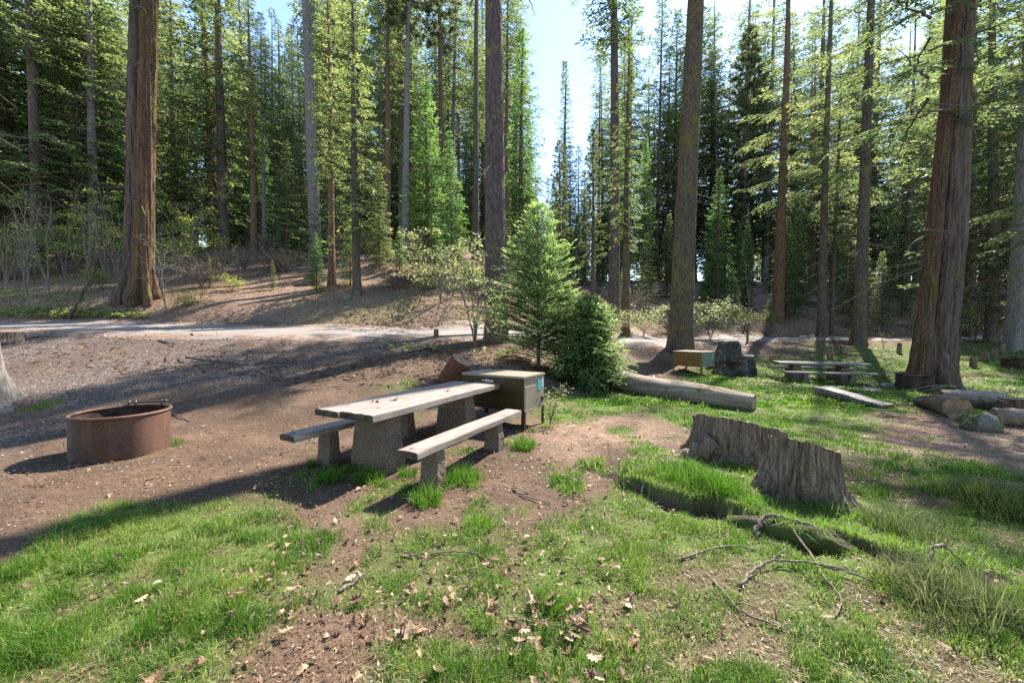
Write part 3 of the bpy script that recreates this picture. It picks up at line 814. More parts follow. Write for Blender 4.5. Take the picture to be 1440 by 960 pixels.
strip('path', catmull(np.array([(13.6, 24), (12.2, 21.8), (11.2, 20.2), (10.7, 19.4)]), 20), .8, .035, 'road_surface', .7, 8)

# ------------------------------------------------------------------ near picnic site
AX = R(62.6)
def picnic_table():
    root = thing('picnic_table', 'weathered grey plank picnic table on two stout concrete legs beside the brown locker', 'picnic table', (-1.235, 5.56, 0), AX)
    L = 2.78
    a = link('tabletop_plank', plank_mesh('tabletop_plank', L - .05, .385, .075, seed=3), root, (-.03, .235, .74))
    b = link('tabletop_plank', plank_mesh('tabletop_plank', L, .50, .078, seed=5), root, (.02, -.213, .742))
    for sx, sd_ in ((-.86, 1), (.78, 2)):
        link('leg', concrete_leg('leg', .34, .62, .66, (.70, .76), sd_), root, (sx, 0, 0))
    r = np.random.default_rng(3)
    for k, (x, y) in enumerate(((-.78, .10), (-.60, -.02), (.32, -.16))):
        mb = MB()
        for q in range(9):
            d = unit(r.normal(0, 1, (1, 3)) * np.array([1, 1, .3]))
            mb.kites(np.array([[0, 0, .004]]) + r.normal(0, .012, (1, 3)) * np.array([1, 1, .2]), d, [.06], [.03], unit(r.normal(0, .3, (1, 3)) + np.array([0, 0, 1.])), np.array([.15 + .1 * (q % 3)]))
        p = root.matrix_basis @ Vector((x, y, .752))
        a_ = R(62.6); wx = -1.235 + x * math.cos(a_) - y * math.sin(a_); wy = 5.56 + x * math.sin(a_) + y * math.cos(a_)
        tag(link('debris_cluster', mb.mesh('debris_cluster', 'dead_leaves'), None, (wx, wy, .752)),
            ('small heap of dry leaf scraps nearest the cut end of the tabletop', 'dry curled leaf scrap just right of the heap on the tabletop', 'lone dark leaf scrap far along the weathered tabletop')[k], 'dry leaf')
def bench(label, loc, L, legs, seed):
    root = thing('bench', label, 'bench', loc, AX, 'benches of the near picnic table')
    link('seat', plank_mesh('seat', L, .262, .07, seed=seed), root, (0, 0, .455))
    for k, sx in enumerate(legs):
        link('leg', concrete_leg('leg', .19, .25, .387, (.68, .80), seed + k), root, (sx, 0, 0))
picnic_table()
bench('plank bench on concrete blocks in front of the near picnic table', (-.50, 4.86, 0), 2.28, (-.74, .56), 21)
bench('plank bench half hidden behind the near picnic table, fire ring side', (-2.00, 5.44, 0), 2.28, (-.60, .78), 31)

def locker(label, loc, rz, L, D, z0, z1, front, side, lid, near=True):
    root = thing('food_locker', label, 'food locker', loc, rz, 'steel food lockers')
    h = z1 - z0 - .03
    bm = bmesh.new(); bm_box(bm, (L, D, h), (0, 0, z0 + h / 2), .008)
    bm.normal_update()
    for f in bm.faces: f.material_index = 0 if abs(f.normal.x) < .7 else 1
    body = link('body', bm_mesh(bm, 'body', [front, side]), root)
    bm = bmesh.new(); bm_box(bm, (L + .03, D + .03, .035), (0, 0, z1 - .0175), .007)
    link('lid', bm_mesh(bm, 'lid', lid), root)
    for sx in (-1, 1):
        for sy in (-1, 1):
            bm = bmesh.new(); a = .055
            bm_box(bm, (a, .006, z0 + .12), (-sx * a / 2, 0, (z0 - .08) / 2), .001)
            bm_box(bm, (.006, a, z0 + .12), (0, -sy * a / 2, (z0 - .08) / 2 + .001), .001)
            link('leg', bm_mesh(bm, 'leg', front), root, (sx * (L / 2 - .002 + .006), sy * (D / 2 - .002 + .006), 0))
    bm = bmesh.new(); bm_box(bm, (L + .012, .02, .03), (0, 0, 0), .004)
    link('bottom_rail', bm_mesh(bm, 'bottom_rail', front), root, (0, -D / 2 - .006, z0 + .005))
    bm = bmesh.new(); bm_box(bm, (.02, D + .012, .03), (0, 0, 0), .004)
    link('bottom_rail', bm_mesh(bm, 'bottom_rail', lid), root, (L / 2 + .006, 0, z0 + .005))
    # right-hand door panel with seam, header, latch and printed stickers
    xs = L / 2 + .004
    bm = bmesh.new(); bm_box(bm, (.012, D - .05, h - .17), (xs, 0, z0 + (h - .17) / 2 + .03), .004)
    door = link('door', bm_mesh(bm, 'door', side), root)
    bm = bmesh.new(); bm_box(bm, (.004, .13, .17), (xs + .009, D / 2 - .20, z1 - .185), 0)
    link('sticker', bm_mesh(bm, 'sticker', 'teal_print'), door)
    bm = bmesh.new()
    if near:
        bm_box(bm, (.004, .075, .15), (xs + .009, D / 2 - .085, z1 - .165), 0)
        link('notice', bm_mesh(bm, 'notice', 'grey_print'), door)
        bm = bmesh.new()
        bm_box(bm, (.012, .06, .09), (xs + .012, D / 2 - .11, z0 + .12), .004)
        bm_box(bm, (.03, .03, .05), (xs + .024, D / 2 - .11, z0 + .125), .006)
        link('latch', bm_mesh(bm, 'latch', 'black_plastic'), door)
        bm = bmesh.new(); y = -D / 2 - .0025
        # white maker's mark: a small arrowhead and a run of worn strokes
        def quad(pts):
            f = bm.faces.new([bm.verts.new((px_, y, pz_)) for px_, pz_ in pts])
        x0, zc = -.20, z1 - .105; hh = .020
        quad([(x0, zc), (x0 + .028, zc - hh), (x0 + .034, zc - hh * .45), (x0 + .014, zc), (x0 + .034, zc + hh * .45), (x0 + .028, zc + hh)])
        link('arrow_mark', bm_mesh(bm, 'arrow_mark', 'white_print'), body); bm = bmesh.new()
        x = x0 + .055
        for wv, up, dn in ((.012, 1, 1), (.007, 1, 1), (.012, 1, 1), (.006, 1, 1), (.014, .8, 1), (.008, .6, 1), (.012, .6, 1), (.007, .6, 1), (.013, .6, 1), (.006, .6, 1), (.012, .6, 1)):
            quad([(x, zc - hh * dn), (x + wv, zc - hh * dn), (x + wv, zc + hh * up), (x, zc + hh * up)]); x += wv + .006
        link('lettering', bm_mesh(bm, 'lettering', 'white_print'), body)
    else: bm.free()
    return root
locker('dark brown steel food locker, lid and side painted sunlit pale, behind the near picnic table', (-.15, 6.93, 0), R(-30.5), 1.22, .72, .33, .885, 'brown_paint', 'sunlit_tan_paint', 'sunlit_tan_paint')
lx, ly = P2W(976, 15.6)
locker('ochre and grey green food locker far across the lawn beside the stone stove', (lx, ly, tz(lx, ly)), R(-52), 1.15, 1.0, .30, .86, 'ochre_paint', 'green_paint', 'sunlit_tan_paint', False)

def fire_ring(label, loc, rad, h, handle=True, steel='rusty_steel', cat='fire ring', group='steel fire rings'):
    root = thing('fire_ring', label, cat, loc, 0, group)
    n = 72; th = np.arange(n) * 2 * math.pi / n
    prof = [(rad + .004, -.08), (rad + .006, .02), (rad - .003, h * .5), (rad, h - .05), (rad + .002, h - .02)]
    V = []; 
    for k, (r_, z) in enumerate(prof):
        wob = 1 + .006 * np.sin(3 * th + k) + .004 * np.sin(7 * th)
        V.append(np.stack([r_ * wob * np.cos(th), r_ * wob * np.sin(th), np.full(n, z)], 1))
    inner = []
    for (r_, z) in ((rad - .012, h - .02), (rad - .016, .0)):
        wob = 1 + .006 * np.sin(3 * th + 4) + .004 * np.sin(7 * th)
        inner.append(np.stack([r_ * wob * np.cos(th), r_ * wob * np.sin(th), np.full(n, z)], 1))
    mb = MB()
    def rings(Vs, mi, flip=False):
        m = len(Vs); i = np.arange(m - 1)[:, None] * n; j = np.arange(n)[None, :]; k = (j + 1) % n
        Q = np.stack([i + j, i + k, i + n + k, i + n + j], -1).reshape(-1, 4)
        mb.add(np.vstack(Vs), Q, None, None, mi)
    rings(V + [inner[0]], 0); rings(inner, 1)
    link('wall_band', mb.mesh('wall_band', [steel, 'sooty_steel']), root)
    mb = MB()
    a = np.append(th, th[0]); rr = (rad - .004) * (1 + .006 * np.sin(3 * a + 4) + .004 * np.sin(7 * a))
    mb.tube(np.stack([rr * np.cos(a), rr * np.sin(a), np.full(n + 1, h - .012)], 1), .022, 8, False)
    link('rim', mb.mesh('rim', steel), root)
    m = 24; mb = MB(); rr = np.linspace(0, rad - .02, 8); t2 = np.arange(m) * 2 * math.pi / m
    X = rr[:, None] * np.cos(t2); Y = rr[:, None] * np.sin(t2)
    Z = .10 + (fbm(X * 6 + 3, Y * 6, 3, 5) - .5) * .09
    i = np.arange(7)[:, None] * m; j = np.arange(m)[None, :]; k = (j + 1) % m
    mb.add(np.stack([X, Y, Z], -1).reshape(-1, 3), np.stack([i + j, i + k, i + m + k, i + m + j], -1).reshape(-1, 4))
    link('ash_bed', mb.mesh('ash_bed', 'ash'), root)
    if handle:
        mb = MB(); c = R(118)
        p0 = np.array([rad * math.cos(R(128)), rad * math.sin(R(128)), h + .015]); p1 = np.array([rad * math.cos(R(72)), rad * math.sin(R(72)), h + .015])
        d = unit(p1 - p0); up = np.array([0, 0, .022])
        mb.tube(np.array([p0 + up, p0 + d * .18 + up * 1.1, p1 - d * .15 + up * 1.3, p1 + up * 1.5]), [.008, .011, .013, .013], 8)
        for p in (p0 + d * .02, p0 + d * .10, p1 - d * .04):
            mb.tube(np.array([p + np.array([0, 0, -.06]), p + np.array([0, 0, .05])]), [.014, .016], 8)
        mb.tube(np.array([p1 + up * 1.3 - d * .03, p1 + up * 1.9 + d * .03]), .018, 8)
        g = link('grate_handle', mb.mesh('grate_handle', 'dark_steel'), root)
    return root
fire_ring('large rusty steel fire ring with grate bar on bare dirt left of the table', (-5.22, 5.30, tz(-5.22, 5.3) - .015), .50, .54)
fx, fy = P2W(1288, 12.1)
fire_ring('dark steel fire ring at the foot of the huge double cedar', (fx, fy, tz(fx, fy)), .43, .50, False, 'sooty_steel')
fx, fy = P2W(1434, 15.5)
fire_ring('black steel fire ring on far lawn, cut by the right picture edge', (fx, fy, tz(fx, fy)), .45, .36, False, 'sooty_steel')

# far picnic table and benches
def far_site():
    x, y = P2W(1153, 14.2); z = tz(x, y); rz = R(-16)
    root = thing('picnic_table', 'grey plank picnic table on dark stone legs across the far lawn', 'picnic table', (x, y, z), rz)
    for yy in (-.21, .21):
        link('tabletop_plank', plank_mesh('tabletop_plank', 2.75, .40, .07, 'plank_far', 44 + int(yy * 10), 24, 4), root, (0, yy, .70))
    for sx in (-.75, .70): link('leg', concrete_leg('leg', .34, .58, .63, (.7, .76), 5), root, (sx, 0, 0))
    for k, (oy, lb) in enumerate(((-.75, 'plank bench on camera side of the far lawn picnic table'), (.75, 'plank bench on road side of the far lawn picnic table'))):
        bx = x - oy * math.sin(rz); by = y + oy * math.cos(rz); bz = tz(bx, by)
        b = thing('bench', lb, 'bench', (bx, by, bz), rz, 'benches of the far picnic table')
        link('seat', plank_mesh('seat', 2.7, .26, .06, 'plank_far', 60 + k, 20, 3), b, (0, 0, .42))
        for sx in (-.7, .65): link('leg', concrete_leg('leg', .2, .25, .36, (.7, .8), 8), b, (sx, 0, 0))
far_site()

def stove():
    x, y = P2W(1031, 16.0); z = tz(x, y)
    root = thing('stone_stove', 'mossy stone camp stove with dark tapered chimney beside the far locker', 'stone stove', (x, y, z), R(-25))
    def lump(name, size, loc, taper, seed, amp=.10, cuts=14):
        bm = bmesh.new(); bm_box(bm, size, loc, .05, taper)
        bmesh.ops.subdivide_edges(bm, edges=[e for e in bm.edges if e.calc_length() > .1], cuts=cuts, use_grid_fill=True)
        co = np.array([v.co[:] for v in bm.verts])
        n = fbm(co[:, 0] * 4 + co[:, 2] * 2 + seed, co[:, 1] * 4 + co[:, 2] * 4, 3, seed) - .5
        for v, k in zip(bm.verts, n):
            d = Vector((v.co.x - loc[0], v.co.y - loc[1], (v.co.z - loc[2]) * .6)); d.normalize(); v.co += d * float(k) * amp * 2
        link(name, bm_mesh(bm, name, 'stonework', True), root)
    lump('hearth', (1.5, .95, .85), (.05, 0, .36), (.88, .85), 3)
    lump('chimney', (.92, .75, .62), (-.16, .05, 1.03), (.78, .78), 6, .06)
    bm = bmesh.new(); bm_box(bm, (.42, .03, .26), (-.02, -.455, .45), .008); link('fire_door', bm_mesh(bm, 'fire_door', 'sooty_steel'), root)
stove()

def posts():
    def mk(h, r_, seed):
        mb = MB(); th = np.arange(14) * 2 * math.pi / 14
        mb.tube(np.array([[0, 0, -.2], [0.005, 0, h * .3], [0, .006, h * .7], [0, 0, h - .02], [0, 0, h]]), [r_ * 1.03, r_, r_ * .98, r_ * .97, r_ * .86], 14)
        return mb.mesh('wooden_post', 'post_wood')
    P = [(613, 13.6, .30, .085, 'short pale wooden post at the road edge left of the thick trunk'),
         (999, 17.2, .50, .11, 'reddish post between the far locker and the stone stove'),
         (1053, 17.0, .46, .11, 'dark stub post standing just right of the stone stove'),
         (1144, 17.6, .38, .12, 'squat barrier post behind the far picnic table, leftmost of three'),
         (1168, 18.4, .40, .12, 'squat barrier post behind the far picnic table, middle of three'),
         (1186, 19.4, .40, .12, 'squat barrier post behind the far picnic table, rightmost of three'),
         (1370, 15.8, .44, .11, 'sunlit barrier post on right lawn, leftmost and nearest of the four'),
         (1387, 16.8, .42, .11, 'sunlit barrier post on right lawn, second from left of four'),
         (1400, 17.8, .46, .11, 'sunlit barrier post on right lawn, third from left of four'),
         (1410, 18.9, .46, .11, 'sunlit barrier post on right lawn, nearest the grey edge trunk'),
         (1265, 19.5, .50, .10, 'mossy post peeking out left of the huge double cedar'),
         (1196, 23.4, .62, .07, 'thin yellow marker post beside the road left of the dark fir'),
         (1051, 21.6, .75, .06, 'thin brown post at the road bend beyond the stone stove')]
    for i, (px, d, h, r_, lb) in enumerate(P):
        x, y = P2W(px, d)
        o = link('wooden_post', mk(h, r_, i), None, (x, y, tz(x, y)), i * 1.3); o.rotation_euler = (.03 * math.sin(i * 3), .04 * math.cos(i * 2), i)
        if 'yellow' in lb: o.data.materials.clear(); o.data.materials.append(M['post_paint'])
        tag(o, lb, 'post', 'short wooden posts')
posts()

# ------------------------------------------------------------------ stumps, logs, rocks
def stump(name, label, loc, r_top, r_bot, h, slant, seed, mat='stump_wood', ns=180, nz=44, lobes=6, flare=.55, sy=.8, rz=0, deep=.10):
    root = thing(name, label, 'stump', loc, rz)
    th = np.arange(ns) * 2 * math.pi / ns
    z = np.linspace(-.22, 1, nz)
    Z, TH = np.meshgrid(z, th, indexing='ij')
    r = np.random.default_rng(seed); ph = r.uniform(0, 6.28, 3)
    hh = h * (1 + slant * np.cos(TH + rz + 2.62) + .05 * (vnoise(np.cos(TH) * 7, np.sin(TH) * 7, seed) - .5))
    zz = np.where(Z > 0, Z * hh, Z * h)
    q = np.clip(Z, 0, 1)
    lob = np.clip(.5 + .5 * np.cos(lobes * TH + ph[1]) + .35 * np.cos((lobes - 3) * TH + ph[2]), 0, 2)
    rad = r_top + (r_bot - r_top) * (1 - q) ** 1.6 + flare * r_bot * np.exp(-np.clip(zz, 0, 9) / (h * .22)) * lob * .55
    TW = TH + .22 * (fbm(np.cos(TH) * 2 + seed, np.sin(TH) * 2 + zz * 4, 3, seed + 7) - .5) + .25 * zz * np.sin(TH * 2 + ph[0])
    u, v = np.cos(TW) * 6.0, np.sin(TW) * 6.0
    n = fbm(u + zz * .5 + seed, v + zz * 1.1, 4, seed); n2 = fbm(u * 3 + zz * 2, v * 3 + zz * 3.4, 4, seed + 2)
    rad = rad * (1 + deep * (.45 - np.abs(n - .5) * 3.6) + .22 * (n2 - .5))
    V = np.stack([rad * np.cos(TH), rad * np.sin(TH) * sy, zz], -1).reshape(-1, 3)
    i = np.arange(nz - 1)[:, None] * ns; j = np.arange(ns)[None, :]; k = (j + 1) % ns
    mb = MB(); mb.add(V, np.stack([i + j, i + k, i + ns + k, i + ns + j], -1).reshape(-1, 4))
    link('bark_side', mb.mesh('bark_side', mat), root)
    top = V[-ns:]; c = top.mean(0); fr = [1, .94, .8, .55, .28, .08]
    W = []
    for f in fr:
        p = c + (top - c) * f; p = p.copy()
        if f < 1: p[:, 2] += -.012 + (fbm(p[:, 0] * 14, p[:, 1] * 14, 3, seed) - .5) * .035
        W.append(p)
    m = len(fr); i = np.arange(m - 1)[:, None] * ns
    mb = MB(); mb.add(np.vstack(W), np.stack([i + j, i + k, i + ns + k, i + ns + j], -1).reshape(-1, 4))
    mb.add(np.vstack([W[-1], c[None] - [[0, 0, .015]]]), None, np.stack([np.arange(ns), (np.arange(ns) + 1) % ns, np.full(ns, ns)], 1))
    link('cut_top', mb.mesh('cut_top', 'cut_wood'), root)
    return root
def at(px, d, dz=0.0):
    x, y = P2W(px, d); return (x, y, tz(x, y) + dz)
stump('tree_stump', 'wide split grey cedar stump, rear one of the pair on the grassy mound', at(1042, 4.95, -.05), .48, .64, .50, .24, 5, lobes=5, sy=.66, rz=R(-25), deep=.15, flare=.8)
stump('tree_stump', 'narrow furrowed grey stump, front one of the pair on the grassy mound', at(1132, 3.80, -.05), .27, .36, .53, .17, 8, lobes=6, sy=.85, rz=R(-20), flare=.6, deep=.15)
stump('tree_stump', 'low dark sawn stump beside the road at far left picture edge', at(6, 11.2), .42, .46, .26, .0, 12, ns=60, nz=14, flare=.2)
stump('tree_stump', 'weathered stump on the bank below the bare grey snag', at(440, 21.5), .38, .45, .5, .05, 13, ns=48, nz=14, flare=.25)
stump('tree_stump', 'reddish sawn stump among the logs at right picture edge', at(1436, 8.0), .30, .33, .30, .02, 14, 'bark_red', ns=60, nz=16, flare=.15)

def stump_root():
    st = [o for o in bpy.data.objects if o.get('label', '').startswith('wide split grey cedar stump')][0]
    mb = MB(); P = catmull(np.array([(-.30, -.28, .30), (-.50, -.36, .14), (-.74, -.42, .05), (-1.0, -.46, -.03)]), 8)
    mb.tube(P, np.linspace(.16, .03, len(P)) * (1 + .2 * np.sin(np.arange(len(P)) * 1.3)), 14)
    link('root', mb.mesh('root', 'stump_wood'), st)
stump_root()
def log_obj(name, label, P, rad, mat, ns=26, seed=0, cap='cut_wood', group=None, amp=.10, squash=None, cat='log', n=24):
    P = catmull(np.asarray(P, float), max(2, n // (len(P) - 1))); m = len(P)
    rad = np.interp(np.linspace(0, 1, m), np.linspace(0, 1, len(rad)), rad)
    loc = P.mean(0); yaw = math.atan2(P[-1][1] - P[0][1], P[-1][0] - P[0][0]); root = thing(name, label, cat, tuple(loc), yaw, group)
    cq, sq = math.cos(-yaw), math.sin(-yaw); P = (P - loc) @ np.array([[cq, -sq, 0], [sq, cq, 0], [0, 0, 1]]).T
    T = unit(np.gradient(P, axis=0)); A = unit(np.cross(T, np.array([0, 0, 1.]))); B = np.cross(A, T)
    th = np.arange(ns) * 2 * math.pi / ns
    n1 = fbm(np.cos(th)[None, :] * 2.2 + np.arange(m)[:, None] * .22 + seed, np.sin(th)[None, :] * 2.2 + np.arange(m)[:, None] * .05, 4, seed) - .5
    rr = rad[:, None] * (1 + amp * 2 * n1)
    V = P[:, None, :] + rr[..., None] * (A[:, None, :] * np.cos(th)[None, :, None] + B[:, None, :] * np.sin(th)[None, :, None])
    i = np.arange(m - 1)[:, None] * ns; j = np.arange(ns)[None, :]; k = (j + 1) % ns
    mb = MB(); mb.add(V.reshape(-1, 3), np.stack([i + j, i + k, i + ns + k, i + ns + j], -1).reshape(-1, 4)[:, ::-1])
    link('log_side', mb.mesh('log_side', mat), root)
    for e, s in ((0, -1), (m - 1, 1)):
        ring = V[e]; c = ring.mean(0); W = [ring]
        for f in (.93, .6, .25): W.append(c + (ring - c) * f + T[e] * s * (-.008 + rad[e] * .10 * (fbm(ring[:, :1] * 20, ring[:, 2:] * 20, 2, seed) - .5)))
        W.append(np.repeat(c[None], ns, 0))
        i2 = np.arange(4)[:, None] * ns
        mb = MB(); mb.add(np.vstack(W), np.stack([i2 + j, i2 + k, i2 + ns + k, i2 + ns + j], -1).reshape(-1, 4))
        o = link('cut_end', mb.mesh('cut_end', cap), root)
    return root
def onz(x, y, h): return (x, y, tz(x, y) + h)
LG = 'fallen logs on the lawn'
log_obj('fallen_log', 'long barkless fallen log with pale sunlit top beside the dark bushy cedar', [onz(2.35, 11.2, .24), onz(3.4, 10.0, .22), onz(4.3, 9.0, .20), onz(5.05, 8.25, .15)], [.26, .26, .25, .17], 'dead_log', 30, 2, group=LG, amp=.12)
# half-round split log lying on the lawn: flat sunlit face
def split_log():
    x0, y0 = P2W(1160, 9.9); x1, y1 = P2W(1248, 8.6)
    a = math.atan2(y1 - y0, x1 - x0); L = math.hypot(x1 - x0, y1 - y0) * 1.08
    cx, cy = (x0 + x1) / 2, (y0 + y1) / 2
    root = thing('split_log', 'split half log with flat grey white face, lying tilted on the lawn', 'log', (cx, cy, tz(cx, cy)), a, LG)
    n = 26; m = 12; xs = np.linspace(-L / 2, L / 2, n)
    th = np.linspace(math.pi, 2 * math.pi, m)
    V = []
    for i, x in enumerate(xs):
        t = i / (n - 1); r_ = .26 - .09 * t + .03 * (vnoise(np.array([x * 4]), np.array([1.]))[0] - .5); top = .30 - .20 * t
        jag = .03 * (vnoise(np.arange(m) * 1.7, np.full(m, x * 3), 4) - .5)
        V.append(np.stack([np.full(m, x) + jag, r_ * np.cos(th), top + (r_ + .05) * np.sin(th) * .8 + jag], 1))
    V = np.array(V); i = np.arange(n - 1)[:, None] * m; j = np.arange(m - 1)[None, :]
    mb = MB(); Q = np.stack([i + j, i + m + j, i + m + j + 1, i + j + 1], -1).reshape(-1, 4)
    mb.add(V.reshape(-1, 3), Q)
    link('bark_side', mb.mesh('bark_side', 'bark_grey'), root)
    mb = MB(); k = 9; s = np.linspace(0, 1, k)
    W = V[:, :1, :] * (1 - s)[None, :, None] + V[:, -1:, :] * s[None, :, None]
    W[:, 1:-1, 2] += (fbm(W[:, 1:-1, 0] * 2, W[:, 1:-1, 1] * 40, 3, 4) - .5) * .06
    i = np.arange(n - 1)[:, None] * k; j = np.arange(k - 1)[None, :]
    mb.add(W.reshape(-1, 3), np.stack([i + j, i + k + j, i + k + j + 1, i + j + 1], -1).reshape(-1, 4))
    link('split_face', mb.mesh('split_face', 'split_wood'), root)
    mb = MB()
    for e in (0, n - 1):
        c = V[e].mean(0); mb.add(np.vstack([V[e], c[None]]), None, np.stack([np.arange(m), (np.arange(m) + 1) % m, np.full(m, m)], 1))
        link('cut_end', mb.mesh('cut_end', 'cut_wood'), root); mb = MB()
split_log()
def l2(px, d, h): x, y = P2W(px, d); return onz(x, y, h)
log_obj('cut_log', 'thick grey log lying crosswise behind the mossy rock at right', [l2(1325, 8.9, .17), l2(1370, 8.7, .18), l2(1415, 8.5, .18)], [.19, .21, .20], 'dead_log', 24, 5, group=LG, amp=.12)
log_obj('cut_log', 'bark covered brown log pointing at the camera, in front of the grey log', [l2(1296, 9.0, .10), l2(1322, 8.2, .16), l2(1350, 7.5, .20)], [.10, .17, .21], 'log_bark', 24, 6, group=LG, amp=.1)
log_obj('cut_log', 'pale splintered log at right picture edge beside the mossy rock', [l2(1402, 7.1, .13), l2(1450, 6.9, .14), l2(1520, 6.7, .14)], [.15, .17, .15], 'dead_log', 20, 7, group=LG, amp=.16)
# sawn round leaning behind the table
def leaning_round():
    x, y = P2W(646, 9.0); z = tz(x, y)
    o = log_obj('log_round', 'short reddish sawn log round leaning uphill behind the brown locker', [(x - .28, y + .10, z + .04), (x - .12, y + .04, z + .28), (x + .06, y - .02, z + .56)], [.25, .25, .25], 'red_log', 30, 9, amp=.05)
leaning_round()

def rock(name, label, loc, size, seed, mat='rock', cat='rock', group=None):
    bm = bmesh.new(); bmesh.ops.create_icosphere(bm, subdivisions=4, radius=1)
    co = np.array([v.co[:] for v in bm.verts])
    n = fbm(co[:, 0] * 1.6 + seed, co[:, 1] * 1.6 + co[:, 2] * 1.3, 4, seed) - .5
    n2 = np.abs(fbm(co[:, 0] * 2.4 + co[:, 2], co[:, 1] * 2.4 + seed, 3, seed + 1) - .5)
    for v, a, b_ in zip(bm.verts, n, n2):
        v.co *= 1 + .7 * float(a) - .5 * float(b_); v.co.x *= size[0]; v.co.y *= size[1]; v.co.z *= size[2]
    return tag(link(name, bm_mesh(bm, name, mat, True), None, loc, seed), label, cat, group)
mr = thing('mossy_rock', 'low boulder capped with bright green moss in front of the right logs', 'rock', at(1381, 6.75))
def mossy():
    bm = bmesh.new(); bmesh.ops.create_icosphere(bm, subdivisions=4, radius=1)
    co = np.array([v.co[:] for v in bm.verts]); n = fbm(co[:, 0] * 1.6 + 2, co[:, 1] * 1.6 + co[:, 2], 4, 2) - .5
    for v, a in zip(bm.verts, n): v.co *= 1 + .6 * float(a); v.co = Vector((v.co.x * .29, v.co.y * .24, v.co.z * .20 + .10))
    pts = np.array([v.co[:] for v in bm.verts]); nr = np.array([v.normal[:] for v in bm.verts])
    link('stone', bm_mesh(bm, 'stone', 'rock', True), mr)
    r = np.random.default_rng(4); idx = r.integers(0, len(pts), 5200); idx = idx[(pts[idx, 2] > .08) & (fbm(pts[idx, 0] * 7, pts[idx, 1] * 7, 2, 3) > .42)]
    D = unit(nr[idx] + r.normal(0, .5, (len(idx), 3))); mb = MB()
    mb.kites(pts[idx] + r.normal(0, .012, (len(idx), 3)), D, r.uniform(.02, .05, len(idx)), r.uniform(.008, .016, len(idx)), unit(r.normal(0, 1, (len(idx), 3))), r.uniform(.2, 1, len(idx)))
    link('moss_cover', mb.mesh('moss_cover', 'moss'), mr)
mossy()
rock('rock', 'flat dark stone in the grass left of the cedar fire ring', at(1258, 12.6, .05), (.34, .22, .13), 3)
rock('rock', 'pale low slab beside the far picnic table bench', at(1228, 12.3, .02), (.5, .25, .05), 4)
for i, (px, d, s, lb) in enumerate(((487, 18.6, .28, 'grey boulder on the shady bank right of the slim roadside fir'), (850, 24.5, .45, 'rounded rock on the bank left of the orange double pine'), (1195, 33, .7, 'brown boulder on the hillside right of the dark twin trunks'), (1100, 36, .6, 'grey boulder on the hillside right of the brown pine'), (985, 33, .7, 'grey boulder uphill behind the pale leaved shrub'), (925, 30, .6, 'grey boulder uphill between the pines left of the mossy fir'), (228, 10.0, .0, ''))):
    if s: rock('boulder', lb, at(px, d, s * .15), (s, s * .8, s * .55), 20 + i, group='boulders on the hillside')
# hillside deadfall
for i, (a, b_, r_, lb) in enumerate((((300, 27), (345, 24.5), .16, 'dead log lying in brush right of the split cedar'),
        ((395, 30), (470, 27.5), .2, 'grey dead log behind the stump below the snag'),
        ((905, 31), (975, 34), .24, 'grey fallen log uphill left of the mossy fir trunk'),
        ((1010, 32), (1085, 36), .24, 'grey fallen log uphill between mossy fir and brown pine'),
        ((1110, 40), (1180, 37), .25, 'fallen log high on the sunny hillside behind the twin trunks'),
        ((830, 28), (872, 31), .2, 'dark fallen log behind the orange double pine'),
        ((1255, 33), (1345, 31), .22, 'grey fallen log behind the huge double cedar'),
        ((560, 30), (630, 27), .2, 'dark fallen log on the hillside behind the green young cedar'))):
    p, q = l2(a[0], a[1], r_ * .6), l2(b_[0], b_[1], r_ * .6); mid = tuple((np.array(p) + np.array(q)) / 2 + [0, 0, .05])
    log_obj('dead_log', lb, [p, mid, q], [r_, r_ * .9, r_ * .7], 'dead_log', 12, 40 + i, group='dead logs on the hillside', n=10)

# rotten log and root in the turf bank
log_obj('rotten_log', 'dark mossy rotten log sunk in the turf bank below the stumps', [(1.84, 3.34, .0), (2.04, 3.15, .045), (2.3, 3.01, .035), (2.55, 2.90, -.02)], [.06, .10, .10, .05], 'rot_wood', 32, 12, 'rot_wood', amp=.3, n=40)
def stick(label, pts, r0, mat='twig_wood', name='fallen_stick', forks=(), group='sticks lying on the lawn', cat='stick', absz=False):
    P = np.array([(p[0], p[1], (p[2] if absz else float(terrain(np.array([p[0]]), np.array([p[1]]))[0]) + p[2])) for p in pts])
    loc = P[0].copy(); C = catmull(P - loc, 6)
    r = np.random.default_rng(int(abs(loc[0] * 997 + loc[1] * 331)))
    mb = MB(); mb.tube(C + r.normal(0, r0 * .35, C.shape), np.linspace(r0, r0 * .5, len(C)) * (1 + .15 * r.normal(0, 1, len(C))), 8)
    for (i, dx, dy, dz) in forks:
        o = C[i]; mb.tube(np.array([o, o + np.array([dx, dy, dz]) * .5 + r.normal(0, .01, 3), o + np.array([dx, dy, dz])]), [r0 * .6, r0 * .45, r0 * .2], 6)
    return tag(link(name, mb.mesh(name, mat), None, tuple(loc)), label, cat, group)
def g2(px, py, h=.012): x, y = gp(px, py); return (x, y, h)
stick('bleached curved root arching over the rotten log below the front stump', [(1.88, 3.02, .01), (1.94, 3.08, .11), (2.06, 3.12, .165), (2.2, 3.08, .155), (2.36, 2.99, .11), (2.52, 2.96, .05)], .019, 'twig_wood', 'exposed_root', ((8, .07, -.05, -.07),), None, 'root', True)
stick('broken grey root stub in the turf bank at lower right', [(2.82, 2.62, .03), (2.86, 2.66, .14), (2.95, 2.68, .17), (3.05, 2.62, .06)], .014, 'twig_wood', 'exposed_root', (), None, 'root', True)
stick('thin pale root hanging in the dark bank hollow, left end', [(1.27, 3.86, .02), (1.31, 3.93, .10), (1.34, 3.98, .2)], .012, 'pale_twig', 'exposed_root', (), None, 'root', True)
